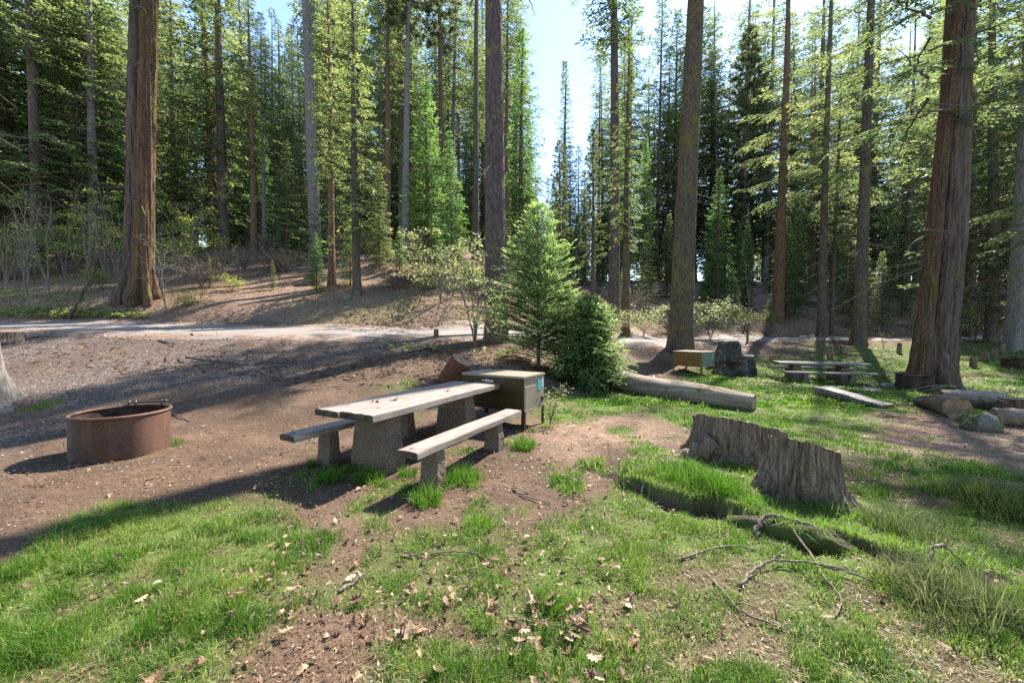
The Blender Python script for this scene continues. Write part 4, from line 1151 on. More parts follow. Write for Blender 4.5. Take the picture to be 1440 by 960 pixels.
stick('bent pale stick on the grass below the rotten log', [g2(960, 797), g2(1000, 786, .03), g2(1040, 782, .035), g2(1070, 786)], .009, 'twig_wood')
stick('long thin branch on the grass, right of the bent pale stick', [g2(1115, 766), g2(1150, 800, .03), g2(1166, 830, .03), g2(1192, 855, .02), g2(1186, 884)], .009, forks=((8, .16, -.1, .03),))
stick('long arched branch crossing the sedge side of the lawn', [g2(1046, 838), g2(1075, 815, .04), g2(1110, 811, .05), g2(1170, 818, .05), g2(1240, 835, .03)], .011, forks=((10, .12, .06, .05), (18, .1, -.08, .02)))
stick('dark thin branch lying diagonally at the lower middle of the lawn', [g2(1010, 828), g2(1035, 860, .02), g2(1060, 882, .03), g2(1130, 905)], .009, forks=((7, .1, -.06, .02),))
stick('straight dark stick on the dirt between the two grass patches', [g2(470, 840, .015), g2(495, 824, .02), g2(517, 811, .04)], .010)
stick('thin bowed twig at the bottom of the dirt path, right side', [g2(725, 877), g2(770, 888, .02), g2(832, 896)], .007)
stick('dark twig in the grass at the edge of the dirt path', [g2(560, 787), g2(610, 784, .015), g2(660, 783, .02), g2(690, 795)], .008)
stick('short root loop on dirt right of the front bench', [g2(720, 690), g2(740, 702, .02), g2(775, 712, .015)], .010)
stick('dark bark strip on the gravel, right of the rear fire ring edge', [l2(365, 9.1, .02), l2(385, 8.9, .03), l2(405, 8.6, .02)], .028, absz=True, group='sticks on the gravel')
stick('long dark branch on the gravel in front of the road', [l2(262, 10.2, .02), l2(300, 9.9, .03), l2(345, 9.7, .02)], .022, absz=True, group='sticks on the gravel')
stick('short reddish branch on sunny dirt beside the road', [l2(224, 11.6, .02), l2(236, 11.4, .04), l2(247, 11.3, .02)], .025, absz=True, group='sticks on the gravel')
stick('thin grey twig on the gravel right of the fire ring', [l2(235, 6.9, .02), l2(252, 6.75, .03), l2(266, 6.6, .01)], .012, absz=True, group='sticks on the gravel')
stick('broken branch on the pine duff right of the mossy rock shade', [g2(1270, 655), g2(1330, 668, .03), g2(1395, 672)], .014)
for i, (a, b_, c_, lb) in enumerate((((1273, 545), (1330, 562), (1395, 600), 'bare grey branch leaning across the cut logs, lower one'), ((1300, 548), (1350, 572), (1420, 575), 'bare grey branch leaning across the cut logs, upper one'))):
    stick(lb, [l2(a[0], 9.3, .28), l2(b_[0], 8.4, .50), l2(c_[0], 7.5, .30)], .012, 'pale_twig', absz=True, group='branches over the cut logs')

# ------------------------------------------------------------------ hero trees
# huge split cedar on the left bank
def cedar_pair(label, px, d, H, parts, pk, cat='tree', name='cedar_tree', crown_top=True, spin=0.3):
    x, y = P2W(px, d); root = thing(name, label, cat, (x, y, tz(x, y)))
    for i, (off, r0, lean, mat, fl) in enumerate(parts):
        pts, rr = [], []
        for k in range(13):
            s = k / 12; bend = lean(s * H) if callable(lean) else (lean[0] * s * H, lean[1] * s * H)
            pts.append((off[0] + bend[0], off[1] + bend[1], s * H)); rr.append(r0 * (1 - s) ** .7 + .02)
        link('trunk', trunk_mesh('trunk', pts, rr, mat, 110, 180, .27, fl, .75, 7, 11 + i * 5, vs=5), root)
    PH, cme = PROTO[pk]; k = H / PH
    for nm, me in (('crown', cme),):
        c = link(nm, me, root, parts[-1][0] + (0,), spin); c.scale = (k, k, k)
    TREES.append((px, d, root)); return root
cedar_pair('huge split cedar with red furrowed bark on the bank at left', 197, 17.0, 32,
           [((-.27, .16), .37, (.040, 0), 'bark_cedar_grey', .9), ((.24, -.12), .32, (.056, 0), 'bark_cedar', 1.0)], 'fir_high')
cedar_pair('huge double cedar with flared furrowed base beside the dark fire ring', 1303, 13.4, 30,
           [((.28, .05), .43, lambda z: (.075 * min(z, 6) + .01 * max(z - 6, 0), 0), 'bark_cedar_grey', .6), ((-.34, -.12), .19, (.068, 0), 'bark_cedar', .8)], 'fir_sparse', spin=2.0)
tree('pine_tree', 'thick straight trunk with pebbly brown bark rising behind the brown locker', 697, 14.0, .74, 34, 'pine_high', 'bark_pine', (.0, 0), 56, 150, .3, .5, .06)
tree('fir_tree', 'large trunk with yellow mossy right side behind the ochre locker', 956, 18.8, 1.02, 38, 'fir_crown', 'bark_moss', (.028, 0), 56, 150, .5, .7, .08, spin=1.0)
tree('fir_tree', 'straight dark fir trunk on the lawn edge before the right road', 1208, 23.0, .60, 34, 'fir_sparse', 'bark_fir', (.012, 0), 40, 110, .45, .5)
tree('fir_tree', 'grey trunk standing at the right picture edge beside the post row', 1430, 20.0, .80, 32, 'fir_sparse', 'bark_grey', (.01, 0), 40, 110, .45, .5)
tree('fir_tree', 'brown pine trunk beyond the road, above the far picnic table', 1093, 32.0, .80, 34, 'fir_sparse', 'bark_red', (.012, 0), 32, 90)
tree('fir_tree', 'dark slender twin trunk at the road, thicker of the pair', 1155, 28.5, .52, 32, 'fir_sparse', 'bark_fir', (0, 0), 28, 90)
tree('fir_tree', 'dark slender twin trunk at the road, thinner of the pair', 1169, 29.2, .26, 20, 'fir_mid_b', 'bark_fir', (0.01, 0), 20, 60)
tree('pine_tree', 'brown half of the double pine right of the bright young fir', 863, 25.0, .70, 33, 'fir_high', 'bark_pine', (-.004, 0), 32, 90)
tree('pine_tree', 'orange slender half of the double pine right of the bright young fir', 880, 22.8, .40, 17, 'fir_mid_b', 'bark_moss', (-.002, 0), 28, 90)
tree('fir_tree', 'slim dark fir near the road with layered limbs left of the young cedar', 503, 19.5, .36, 17.5, 'fir_low_b', 'bark_fir', (-.008, 0), 28, 80)
tree('fir_tree', 'thin reddish trunk on the bank between grey snag and slim fir', 468, 21.0, .34, 17, 'fir_mid_b', 'bark_red', (0, 0), 24, 80)
tree('fir_tree', 'dark straight fir on the hill right of the split cedar', 318, 31.0, .68, 33, 'fir_mid', 'bark_fir', (0, 0), 28, 90)
tree('fir_tree', 'thin brown trunk uphill between dark hill fir and grey snag', 360, 29.0, .42, 19, 'fir_mid_b', 'bark_red', (0, 0), 24, 70)
tree('fir_tree', 'leaning thin trunk right of the slim roadside fir', 545, 31.0, .50, 28, 'fir_high', 'bark_red', (.02, 0), 24, 70)
tree('fir_tree', 'straight grey fir trunk behind the leaning thin trunk', 567, 35.0, .70, 34, 'fir_mid', 'bark_fir', (0, 0), 24, 70)
tree('pine_tree', 'tall pine with yellow lichened upper trunk behind the young cedar', 622, 33.0, .50, 33, 'pine_high', 'bark_moss', (0, 0), 24, 70)
tree('fir_tree', 'slim grey fir just left of the thick pebbly trunk', 670, 34.0, .50, 46, 'fir_crown', 'bark_fir', (0, 0), 24, 70)
tree('young_cedar', 'bright green young cedar with full crown left of the thick trunk', 602, 22.5, .30, 11.0, 'cedar_full', 'bark_red', (0, 0), 20, 50)
tree('cedar_tree', 'dense dark green cedar close behind the thick pebbly trunk', 733, 27.5, .45, 17.5, 'cedar_tall', 'bark_cedar', (0, 0), 20, 60)
tree('fir_tree', 'pointed spire fir against the sky gap, tallest in the gap', 793, 58, .8, 31, 'fir_spire', 'bark_fir', (0, 0), 16, 50)
tree('fir_tree', 'distant pointed fir at the left side of the sky gap', 743, 75, .8, 30, 'fir_spire', 'bark_fir', (0, 0), 16, 50)
tree('pine_tree', 'young pine with loose pale green tufts below the spire fir', 786, 31, .26, 12.0, 'pine_mid', 'bark_fir', (0, 0), 16, 50)
tree('pine_tree', 'young pine with loose pale tufts left of the double pine', 833, 29, .28, 12.5, 'pine_mid', 'bark_fir', (0, 0), 16, 50)
tree('young_cedar', 'dark green young cedar uphill right of the mossy fir', 1008, 34, .35, 12, 'cedar_full', 'bark_red', (0, 0), 16, 50)
tree('fir_tree', 'thin dark trunk uphill left of the huge double cedar', 1272, 36, .45, 28, 'fir_low_b', 'bark_fir', (0, 0), 16, 60)
tree('fir_tree', 'fir reaching layered limbs in from outside the right picture edge', 1530, 15.5, .5, 27, 'fir_limb', 'bark_fir')
tree('fir_tree', 'fir with long layered limbs at the left edge behind the maple', 58, 22.5, .5, 27, 'fir_limb', 'bark_fir')
# left edge trunk: only its flared grey foot shows
def edge_trunk():
    x, y = -9.56, 7.05; z = tz(x, y)
    root = thing('fir_tree', 'pale grey flared trunk foot cut off by the left picture edge', 'tree', (x, y, z))
    pts = [(-.10 * s * 26, .0, s * 26) for s in np.linspace(0, 1, 9)]; rr = [.36 * (1 - s) ** .7 + .02 for s in np.linspace(0, 1, 9)]
    link('trunk', trunk_mesh('trunk', pts, rr, 'bark_grey', 56, 120, .07, .95, .30, 5, 3), root)
    PH, cme = PROTO['fir_high']; k = 26 / PH
    for nm, me in (('crown', cme),):
        c = link(nm, me, root); c.matrix_local = Matrix(((1, 0, -.10, 0), (0, 1, 0, 0), (0, 0, 1, 0), (0, 0, 0, 1))) @ Matrix.Diagonal((k, k, k, 1))
edge_trunk()
# bare grey snag
def snag():
    x, y = P2W(446, 26.5); H = 25
    root = thing('dead_tree', 'tall bare grey dead trunk with drooping dead limbs at its top', 'dead tree', (x, y, tz(x, y)))
    pts = [(-.022 * s * H, 0, s * H) for s in np.linspace(0, 1, 9)]; rr = [.40 * (1 - .55 * s) for s in np.linspace(0, 1, 9)]
    link('trunk', trunk_mesh('trunk', pts, rr, 'bark_grey', 30, 90, .05, .35, .5, 5, 3), root)
    r = np.random.default_rng(5); mb = MB()
    for i in range(26):
        t = r.uniform(.62, .99) if i < 20 else r.uniform(.2, .6); az = r.uniform(-1.2, 1.2) + (0 if i % 4 else math.pi); L = r.uniform(.9, 2.4) * (1 if i < 20 else .5)
        h = np.array([math.cos(az), math.sin(az) * .8, 0]); s = np.linspace(0, 1, 7)[:, None]
        A = np.array([-.022 * t * H, 0, t * H]) + h * L * (s ** .7) * .55 + np.array([0, 0, 1.]) * (.15 * s - 1.1 * s ** 1.8) * L + r.normal(0, .05, (7, 3)) * s
        mb.tube(A, np.linspace(.05, .012, 7), 5, False)
        for _ in range(5):
            k = int(r.integers(2, 7)); d = unit(r.normal(0, .6, 3) + [0, 0, -1.]); l = r.uniform(.2, .6)
            mb.tube(np.array([A[k], A[k] + d * l * .5 + h * .05, A[k] + d * l]), [.016, .010, .004], 4, False)
    link('limbs', mb.mesh('limbs', 'twig_wood'), root)
snag()

# bright young fir and dark bushy cedar behind the locker
def young(name, label, px, d, H, Rm, nbr, style, mat, seed, leaf, step, base, lw=.3, prof=.85, dia=.1):
    x, y = P2W(px, d); root = thing(name, label, 'young tree' , (x, y, tz(x, y)))
    bw, cr = crown(H, base, Rm, nbr, style, leaf=leaf, step=step, seed=seed, lw=lw, prof=prof)
    pts = [(0.02 * math.sin(k), 0, k / 6 * H) for k in range(7)]
    link('trunk', trunk_mesh('trunk', pts, [dia / 2 * (1 - k / 6.2) + .004 for k in range(7)], 'bark_fir', 12, 30, .04, .2, .2, 4, seed), root)
    link('crown', cr.merge(bw, 1).mesh('crown', [mat, 'twig_wood']), root)
    return root
young('young_fir', 'bright sunlit young fir standing right behind the brown locker', 757, 11.2, 4.45, 1.55, 270, 'young', 'young_needles', 71, .10, .055, .05, prof=.62)
young('young_cedar', 'dark green bushy young cedar right of the bright young fir', 829, 10.7, 2.35, 1.3, 300, 'cedar', 'young_needles', 72, .085, .05, .03, .36, .62)
young('young_fir', 'low pale green fir sapling between bright young fir and dark cedar', 796, 11.4, 2.5, 1.0, 150, 'young', 'young_needles', 73, .09, .055, .04)

# ------------------------------------------------------------------ shrubs
def shrub(name, label, loc, H, spread, stems, leafn, leaf, lmat, wmat, seed, cat='shrub', group=None, layered=False, r0=.012, lean=(0, 0), twigs=6):
    r = np.random.default_rng(seed); root = thing(name, label, cat, loc, 0, group); wb, lf = MB(), MB()
    tips = []
    for i in range(stems):
        az = r.uniform(0, 6.28); s = np.linspace(0, 1, 8)[:, None]; h = np.array([math.cos(az), math.sin(az), 0]); L = H * r.uniform(.6, 1.05); sp = spread * r.uniform(.3, 1)
        A = h * sp * (s ** 1.4) + np.array([lean[0], lean[1], 0]) * s * L + np.array([0, 0, 1.]) * L * (s - .18 * s * s * r.uniform(0, 1)) + r.normal(0, .035, (8, 3)) * s * H * .4
        A[0, 2] = -.05; wb.tube(A, np.linspace(r0, r0 * .3, 8), 5, False)
        for k in range(twigs):
            u = r.uniform(.25, 1); o = np.array([np.interp(u, s[:, 0], A[:, j]) for j in range(3)]); a2 = r.uniform(0, 6.28)
            l = spread * r.uniform(.35, .9) * (1.2 - u * .6); d = np.array([math.cos(a2), math.sin(a2), r.uniform(-.05, .15) if layered else r.uniform(-.1, .8)])
            q = np.linspace(0, 1, 5)[:, None]; B = o + d * l * q + np.array([0, 0, .12 * l]) * (q - q * q) + r.normal(0, .02, (5, 3)) * q
            wb.tube(B, np.linspace(r0 * .4, r0 * .14, 5), 4, False)
            for j in range(3):
                o2 = B[2 + j % 3]; d2 = unit(d + r.normal(0, .6, 3) * np.array([1, 1, .4])); C_ = np.array([o2, o2 + d2 * l * .2 + r.normal(0, .01, 3), o2 + d2 * l * .42])
                wb.tube(C_, [r0 * .18, r0 * .14, r0 * .08], 3, False); tips += [C_[1], C_[2]]
            tips += [B[-1], B[-2], B[-3]]
    link('stems', wb.mesh('stems', wmat), root)
    if leafn:
        tips = np.array(tips); idx = r.integers(0, len(tips), leafn)
        P = tips[idx] + r.normal(0, leaf * 1.1, (leafn, 3)) * np.array([1, 1, .5 if layered else .9])
        D = unit(r.normal(0, 1, (leafn, 3)) * np.array([1, 1, .35])); ln = leaf * r.uniform(.6, 1.3, leafn)
        lf.kites(P, D, ln, ln * .55, unit(np.array([0, 0, 1.]) + r.normal(0, .4, (leafn, 3))), np.clip(r.normal(.5, .2, leafn), 0, 1))
        link('foliage', lf.mesh('foliage', lmat), root)
    return root
shrub('dogwood_shrub', 'pale leaved open shrub with slender stem left of the thick pebbly trunk', at(668, 12.6), 3.6, 1.45, 8, 2600, .085, 'shrub_leaves', 'pale_twig', 1, layered=True, r0=.022, lean=(-.10, 0), twigs=9)
shrub('dogwood_shrub', 'pale leaved shrub across the road below the bright young cedar', at(620, 19.0), 3.6, 2.3, 10, 2700, .11, 'shrub_leaves', 'twig_wood', 2, layered=True, r0=.02)
shrub('dogwood_shrub', 'pale leaved shrub by the road right of the mossy fir trunk', at(999, 22.6), 2.9, 1.5, 11, 2600, .12, 'shrub_leaves', 'twig_wood', 3, layered=False, r0=.015)
shrub('leafy_sapling', 'small cream leaved sapling against the right side of the brown locker', at(774, 6.75), .78, .22, 5, 240, .042, 'shrub_leaves', 'twig_wood', 4, r0=.006, twigs=4)
shrub('leafy_shrub', 'low loose shrub at the road edge left of the orange pine', at(858, 21.5), 1.7, 1.0, 8, 1500, .09, 'shrub_leaves', 'twig_wood', 5, r0=.01)
shrub('leafy_shrub', 'loose green shrub at the road edge right of the orange pine', at(905, 23.0), 1.8, 1.2, 9, 1900, .09, 'shrub_leaves', 'twig_wood', 6, r0=.01)
shrub('leafy_shrub', 'pale green shrub beyond the road right of the huge double cedar', at(1372, 25.5), 3.2, 2.6, 11, 4200, .13, 'shrub_leaves', 'pale_twig', 7, layered=True, r0=.018)
shrub('leafy_shrub', 'small bare stemmed bush on the lawn right of the dark fir', at(1243, 21.5), 1.1, .4, 6, 60, .04, 'shrub_leaves', 'twig_wood', 8, r0=.009)
shrub('maple_shrub', 'yellow green leafy maple shrub at the left picture edge', at(25, 20.5), 3.3, 2.1, 10, 3200, .12, 'maple_leaves', 'twig_wood', 9, layered=True, r0=.02)
shrub('maple_shrub', 'yellow green leafy maple shrub right behind the split cedar', at(262, 20.5), 5.2, 1.8, 8, 3000, .13, 'maple_leaves', 'twig_wood', 10, layered=True, r0=.02)
shrub('maple_shrub', 'low yellow green plant at the foot of the split cedar, right side', at(262, 16.6), .55, .5, 9, 520, .09, 'ground_leaves', 'twig_wood', 11, r0=.006)
shrub('maple_shrub', 'yellow green leafy maple shrub between left edge maple and bare saplings', at(85, 22.5), 4.2, 2.2, 10, 3400, .13, 'maple_leaves', 'twig_wood', 15, layered=True, r0=.02)
shrub('maple_shrub', 'tall pale green maple deep in the left thicket', at(-10, 24), 6.0, 2.6, 10, 3800, .15, 'maple_leaves', 'twig_wood', 16, layered=True, r0=.02)
shrub('maple_shrub', 'bright leafy maple sapling just left of the split cedar trunk', at(158, 21.5), 5.0, 1.8, 8, 2800, .13, 'maple_leaves', 'twig_wood', 17, layered=True, r0=.02)
shrub('maple_shrub', 'dim green leafy shrub deep behind the bare saplings', at(110, 26), 4.6, 2.6, 10, 2600, .14, 'maple_leaves', 'twig_wood', 12, layered=True, r0=.02)
shrub('leafy_shrub', 'tiny bright leafed plant at the bank foot below the dark hill fir', at(283, 17.2), .7, .4, 5, 160, .06, 'ground_leaves', 'twig_wood', 13, r0=.006)
for i, (px, d, H, ln, lb) in enumerate(((205 - 35, 18.5, 5.5, -.05, 'bare pale sapling close left of the split cedar'), (235, 16.2, 3.6, -.22, 'bare arching stem leaning across the foot of the split cedar'), (130, 18.0, 5.2, -.10, 'bare pale sapling between leaning snag and left maple'), (72, 17.6, 5.0, -.16, 'bare whitish sapling right of the left edge maple'), (40, 17.2, 3.0, .02, 'short bare sapling in front of the left edge maple'),
        (150, 20.5, 6.5, .02, 'taller bare sapling behind the leaning dark snag'), (95, 21, 6.0, -.06, 'tall bare sapling deep in the left thicket'), (12, 18.4, 3.4, .05, 'bare sapling nearest the left picture edge'), (250, 19.0, 4.2, .12, 'bare sapling leaning right from the split cedar'))):
    shrub('bare_sapling', lb, at(px, d), H, .9, 4, 170, .05, 'maple_leaves', 'pale_twig', 30 + i, 'sapling', 'bare saplings around the split cedar', r0=.020, lean=(ln, 0), twigs=11)
for i, (px, d, H, lb) in enumerate(((300, 22.5, 1.1, 'tangled dead brush on the bank right of the split cedar'), (345, 23.5, 1.2, 'tangled dead brush below the thin brown hill trunk'), (400, 23.0, 1.1, 'tangled dead brush left of the bank stump'), (285, 19.0, 1.4, 'twiggy brush beside the tiny bright leafed plant'), (940, 26, 1.4, 'dead brush across the road left of the mossy fir'), (1045, 28.5, 1.3, 'dead brush across the road right of the pale leaved shrub'), (1080, 27.0, .9, 'low brush across the road below the brown pine'), (1300, 27.5, 1.4, 'dead brush behind the huge double cedar base'), (1400, 27.5, 1.4, 'dead brush beyond the road at far right'), (560, 21, 1.2, 'dead brush on the bank below the leaning thin trunk'), (900, 27, 1.2, 'dead brush across the road behind the orange pine'))):
    shrub('dead_brush', lb, at(px, d), H, 1.5, 12, 90, .05, 'shrub_leaves', 'twig_wood', 50 + i, 'brush', 'dead brush along the road bank', r0=.022, twigs=12)
MARKS = [(-200, 'left picture edge'), (197, 'huge split cedar'), (318, 'dark hill fir'), (446, 'bare grey snag'), (503, 'slim roadside fir'), (602, 'bright young cedar'), (697, 'thick pebbly trunk'), (793, 'spire fir'), (863, 'double pine'), (956, 'mossy fir trunk'), (1093, 'brown pine'), (1155, 'dark twin trunks'), (1208, 'dark lawn fir'), (1303, 'huge double cedar'), (1430, 'grey edge trunk')]
ORD = ['first', 'second', 'third', 'fourth', 'fifth', 'sixth', 'seventh', 'eighth', 'ninth', 'tenth', 'eleventh', 'twelfth', 'thirteenth', 'fourteenth', 'fifteenth', 'sixteenth', 'seventeenth', 'eighteenth', 'nineteenth', 'twentieth']
def slope_cover():
    r = random.Random(5); cnt = {}
    def lab(ph, px):
        m = [m_ for m_ in MARKS if m_[0] <= px][-1][1]; k = (ph, m); cnt[k] = cnt.get(k, 0) + 1
        return f"{ph}, {ORD[min(cnt[k] - 1, 19)]} such right of the {m}"
    def protos_(n, fn): return [fn(i) for i in range(n)]
    kinds = [('dead_brush', 'low twiggy brush on the wooded slope', 'brush', lambda i: shrub('dead_brush', 'x', (0, 0, 0), 1.1, 1.3, 13, 120, .06, 'shrub_leaves', 'twig_wood', 300 + i, 'brush', 'low brush on the wooded slope', r0=.020, twigs=11)),
             ('leafy_shrub', 'small leafy green shrub on the wooded slope', 'shrub', lambda i: shrub('leafy_shrub', 'x', (0, 0, 0), 1.2, .9, 9, 900, .11, 'maple_leaves', 'twig_wood', 320 + i, 'shrub', 'small leafy shrubs on the wooded slope', r0=.012, twigs=7)),
             ('bare_sapling', 'thin bare sapling on the wooded slope', 'sapling', lambda i: shrub('bare_sapling', 'x', (0, 0, 0), 4.5, .8, 3, 60, .06, 'shrub_leaves', 'pale_twig', 340 + i, 'sapling', 'thin saplings on the wooded slope', r0=.024, twigs=11))]
    for (name, ph, cat, fn) in kinds:
        base = protos_(3, fn); made = 0
        spots = sorted((r.uniform(-60, 1480) if name != 'dead_brush' else r.choice([r.uniform(210, 700), r.uniform(780, 1480)]), r.uniform(18.5, 36)) for _ in range({'dead_brush': 34, 'leafy_shrub': 26, 'bare_sapling': 24}[name]))
        for (px, d) in spots:
            if px > 700: d += 7
            x, y = P2W(px, d)
            if road_dist(np.array([x]), np.array([y]))[0] < 2.6: d += 3; x, y = P2W(px, d)
            o = base[made] if made < 3 else copy_tree(base[r.randrange(3)]); made += 1
            o.location = (x, y, tz(x, y)); k = r.uniform(.6, 1.3); o.scale = (k, k, k * r.uniform(.8, 1.15)); o.rotation_euler = (0, 0, r.uniform(0, 6.28))
            o['label'] = lab(ph, px)
    base = None
    for (px, d, H) in sorted((r.choice([r.uniform(270, 690), r.uniform(780, 1480)]), r.uniform(19, 40), r.uniform(1.2, 4.2)) for _ in range(34)):
        if px > 700: d += 7
        x, y = P2W(px, d)
        if road_dist(np.array([x]), np.array([y]))[0] < 2.6: continue
        pk = r.choice(['fir_full', 'cedar_full']); PH, cme = PROTO[pk]
        root = thing('fir_sapling', lab('small fir sapling on the slope', px), 'young tree', (x, y, tz(x, y)), 0, 'fir saplings on the wooded slope')
        if base is None: base = trunk_mesh('trunk', [(0, 0, 0), (0, 0, 13.)], [.11, .01], 'bark_fir', 8, 10, .03, .2, .3, 4, 1)
        link('trunk', base, root); link('crown', cme, root)
        k = H / 14; root.scale = (k * 1.25, k * 1.25, k); root.rotation_euler = (0, 0, r.uniform(0, 6.28))
slope_cover()
# leaning dark dead stem by the split cedar
x, y = P2W(96, 15.6); z0 = tz(x, y)
stick('leaning dark dead stem with peeling bark in front of the left thicket', [(x, y, z0 - .05), (x + .35, y + .2, z0 + 1.0), (x + .75, y + .4, z0 + 2.2), (x + .95, y + .5, z0 + 3.4)], .06, 'bark_fir', 'dead_sapling', ((6, .5, .1, .6), (10, -.4, .1, .5), (12, .3, -.1, .6)), None, 'dead tree', True)
stick('drooping bare twig hanging into the sky beside the thick trunk', [(.18, 13.4, 15.5), (.45, 13.3, 13.4), (.35, 13.2, 12.6), (.62, 13.2, 12.1), (.72, 13.2, 11.75)], .025, 'twig_wood', 'hanging_branch', ((10, .18, 0, -.3),), None, 'branch', True)

# ------------------------------------------------------------------ background forest
def forest():
    r = random.Random(11)
    kinds = [('fir_low', 'fir_tree', 'shaggy low limbed background fir'), ('fir_low_b', 'fir_tree', 'gappy low limbed background fir'), ('fir_mid', 'fir_tree', 'tall background fir'), ('fir_mid_b', 'fir_tree', 'thin tall background fir'), ('fir_high', 'fir_tree', 'high crowned background fir'), ('pine_high', 'pine_tree', 'high crowned background pine'), ('cedar_tall', 'cedar_tree', 'dense background cedar'), ('fir_full', 'young_fir', 'short bushy background fir')]
    marks = [(-200, 'left picture edge'), (197, 'huge split cedar'), (318, 'dark hill fir'), (446, 'bare grey snag'), (503, 'slim roadside fir'), (602, 'bright young cedar'), (697, 'thick pebbly trunk'), (793, 'spire fir'), (863, 'double pine'), (956, 'mossy fir trunk'), (1093, 'brown pine'), (1155, 'dark twin trunks'), (1208, 'dark lawn fir'), (1303, 'huge double cedar'), (1430, 'grey edge trunk')]
    spots = []
    def free(px, d):
        x, y = P2W(px, d)
        for (a, b_, _) in TREES:
            u, v = P2W(a, b_)
            if (u - x) ** 2 + (v - y) ** 2 < 2.0: return False
        for (a, b_, _) in spots:
            u, v = P2W(a, b_)
            if (u - x) ** 2 + (v - y) ** 2 < 3.0: return False
        return True
    # left and right thickets stand closer; the middle thins out towards the gap of sky
    for px0 in range(-260, 1720, 17):
        for lay in (0, 1, 2, 3):
            px = px0 + r.uniform(-9, 9); d = (r.uniform(24, 34), r.uniform(36, 52), r.uniform(56, 70), r.uniform(66, 92))[lay]
            if lay == 3 and (px < 150 or px > 1500 or r.random() < .2): continue
            if lay == 0 and r.random() < .58: continue
            if lay == 1 and r.random() < .25: continue
            if 735 < px < 838 and lay == 0: continue
            if px > 735 and lay == 0 and d < 31: d += 5
            if px < 170: wts = (4, 3, 1, 1, 0, 0, 2, 3)
            elif px < 735: wts = (2, 3, 2, 2, 1, 2, 2, 3)
            else: wts = (3, 3, 2, 2, 1, 1, 2, 3)
            if lay >= 2: wts = (5, 4, 1, 1, 0, 1, 2, 1)
            k = r.choices(range(8), wts)[0]
            if k == 6 and lay == 0 and 300 < px < 735: k = 7
            if free(px, d): spots.append((px, d, k))
    for (px, d) in ((30, 25.5), (-45, 22.5), (92, 27), (150, 30), (-120, 25), (-200, 21)): spots.append((px, d, 1))
    for (px, d, k) in ((1345, 27, 1), (1395, 24, 0), (1480, 23, 0), (1560, 22, 0), (1050, 37, 0), (1240, 31, 1), (1125, 38, 0), (1660, 20, 0)): spots.append((px, d, k))
    spots.sort()
    plan = []
    big = {'fir_low': 'fir_big', 'fir_low_b': 'fir_big_b', 'fir_mid': 'fir_big_b', 'fir_mid_b': 'fir_big_b', 'fir_high': 'fir_big', 'pine_high': 'pine_big'}
    for (px, d, k) in spots:
        pk, name, phrase = kinds[k]
        x, y = P2W(px, d); z = tz(x, y)
        H = {'fir_full': r.uniform(6, 12), 'cedar_tall': r.uniform(13, 22)}.get(pk, r.uniform(24, 34))
        if pk == 'fir_full' and d > 50: H *= 1.3
        if d > 47 and pk in big: pk = big[pk]; H = r.uniform(36, 47)
        ytop = r.uniform(190, 320) if 728 < px < 842 else r.uniform(-60, 130) if 325 < px < 430 else r.uniform(-400, 60) if d > 47 else -999
        H = max(5., min(H, CAMZ + (HZ - ytop) / F * d - z))
        plan.append([px, d, k, pk, H, x, y, z])
    # let the sun through to the bank, the road and the far lawn: a tall tree whose crown stands in its way becomes a young one
    tg = []
    for (a, b_, c, e, n) in ((-17, -1, 17, 23, 60), (-18, 3, 12.5, 17, 60), (5, 20, 9, 21, 80), (3, 22, 22, 30, 60), (-5, 4, 2, 8, 40)):
        for _ in range(n):
            u, v = r.uniform(a, b_), r.uniform(c, e); tg.append((u, v, tz(u, v)))
    tg = np.array(tg); sh = (math.sin(SUN_AZ), math.cos(SUN_AZ)); tn = math.tan(SUN_EL)
    cone = {'fir_low': (.07, 3.7), 'fir_low_b': (.13, 3.3), 'fir_mid': (.22, 3.4), 'fir_mid_b': (.3, 2.9), 'fir_high': (.5, 3.1), 'pine_high': (.5, 3.0), 'cedar_tall': (.08, 2.7), 'fir_full': (.04, 2.4), 'cedar_full': (.05, 2.3), 'fir_big': (.06, 5.0), 'fir_big_b': (.1, 4.4), 'pine_big': (.2, 4.6)}
    def blocks(p):
        b0, Rm = cone[p[3]]; dx, dy = p[5] - tg[:, 0], p[6] - tg[:, 1]
        t = dx * sh[0] + dy * sh[1]; lat = np.abs(dx * sh[1] - dy * sh[0]); q = (tg[:, 2] + t * tn - p[7]) / p[4]
        ks = p[4] / PROTO[p[3]][0]
        return (t > 0) & (q > b0) & (q < 1) & (lat < Rm * ks * np.clip(1 - q, 0, 1) ** .8 + .15)
    B = np.array([blocks(p) for p in plan]); small = set()
    while True:
        cover = B.sum(0) > 0
        if cover.mean() < .10: break
        w_ = (B / np.maximum(1, B.sum(0))[None]).sum(1); w_[list(small)] = -1
        i = int(np.argmax(w_))
        if w_[i] <= 0: break
        small.add(i); plan[i][4] = r.uniform(5, 9.5); plan[i][3] = 'fir_full' if r.random() < .6 else 'cedar_full'; B[i] = blocks(plan[i])
        plan[i][2] = 7 if plan[i][3] == 'fir_full' else 8
    for px in list(range(848, 1330, 38)) + [345, 372, 398, 420] + list(range(450, 730, 56)):
        px += r.uniform(-8, 8); d = r.uniform(60, 78); k = r.choices([0, 1], [4, 5])[0]
        ytop = r.uniform(-120, 40) if px > 900 or 430 < px < 735 else r.uniform(20, 110)
        x, y = P2W(px, d); z = tz(x, y); plan.append([px, d, k, big[kinds[k][0]], max(20., CAMZ + (HZ - ytop) / F * d - z), x, y, z])
    plan.sort(key=lambda p: p[0])
    kinds.append(('cedar_full', 'young_cedar', 'short green background cedar'))
    made, count = {}, {}
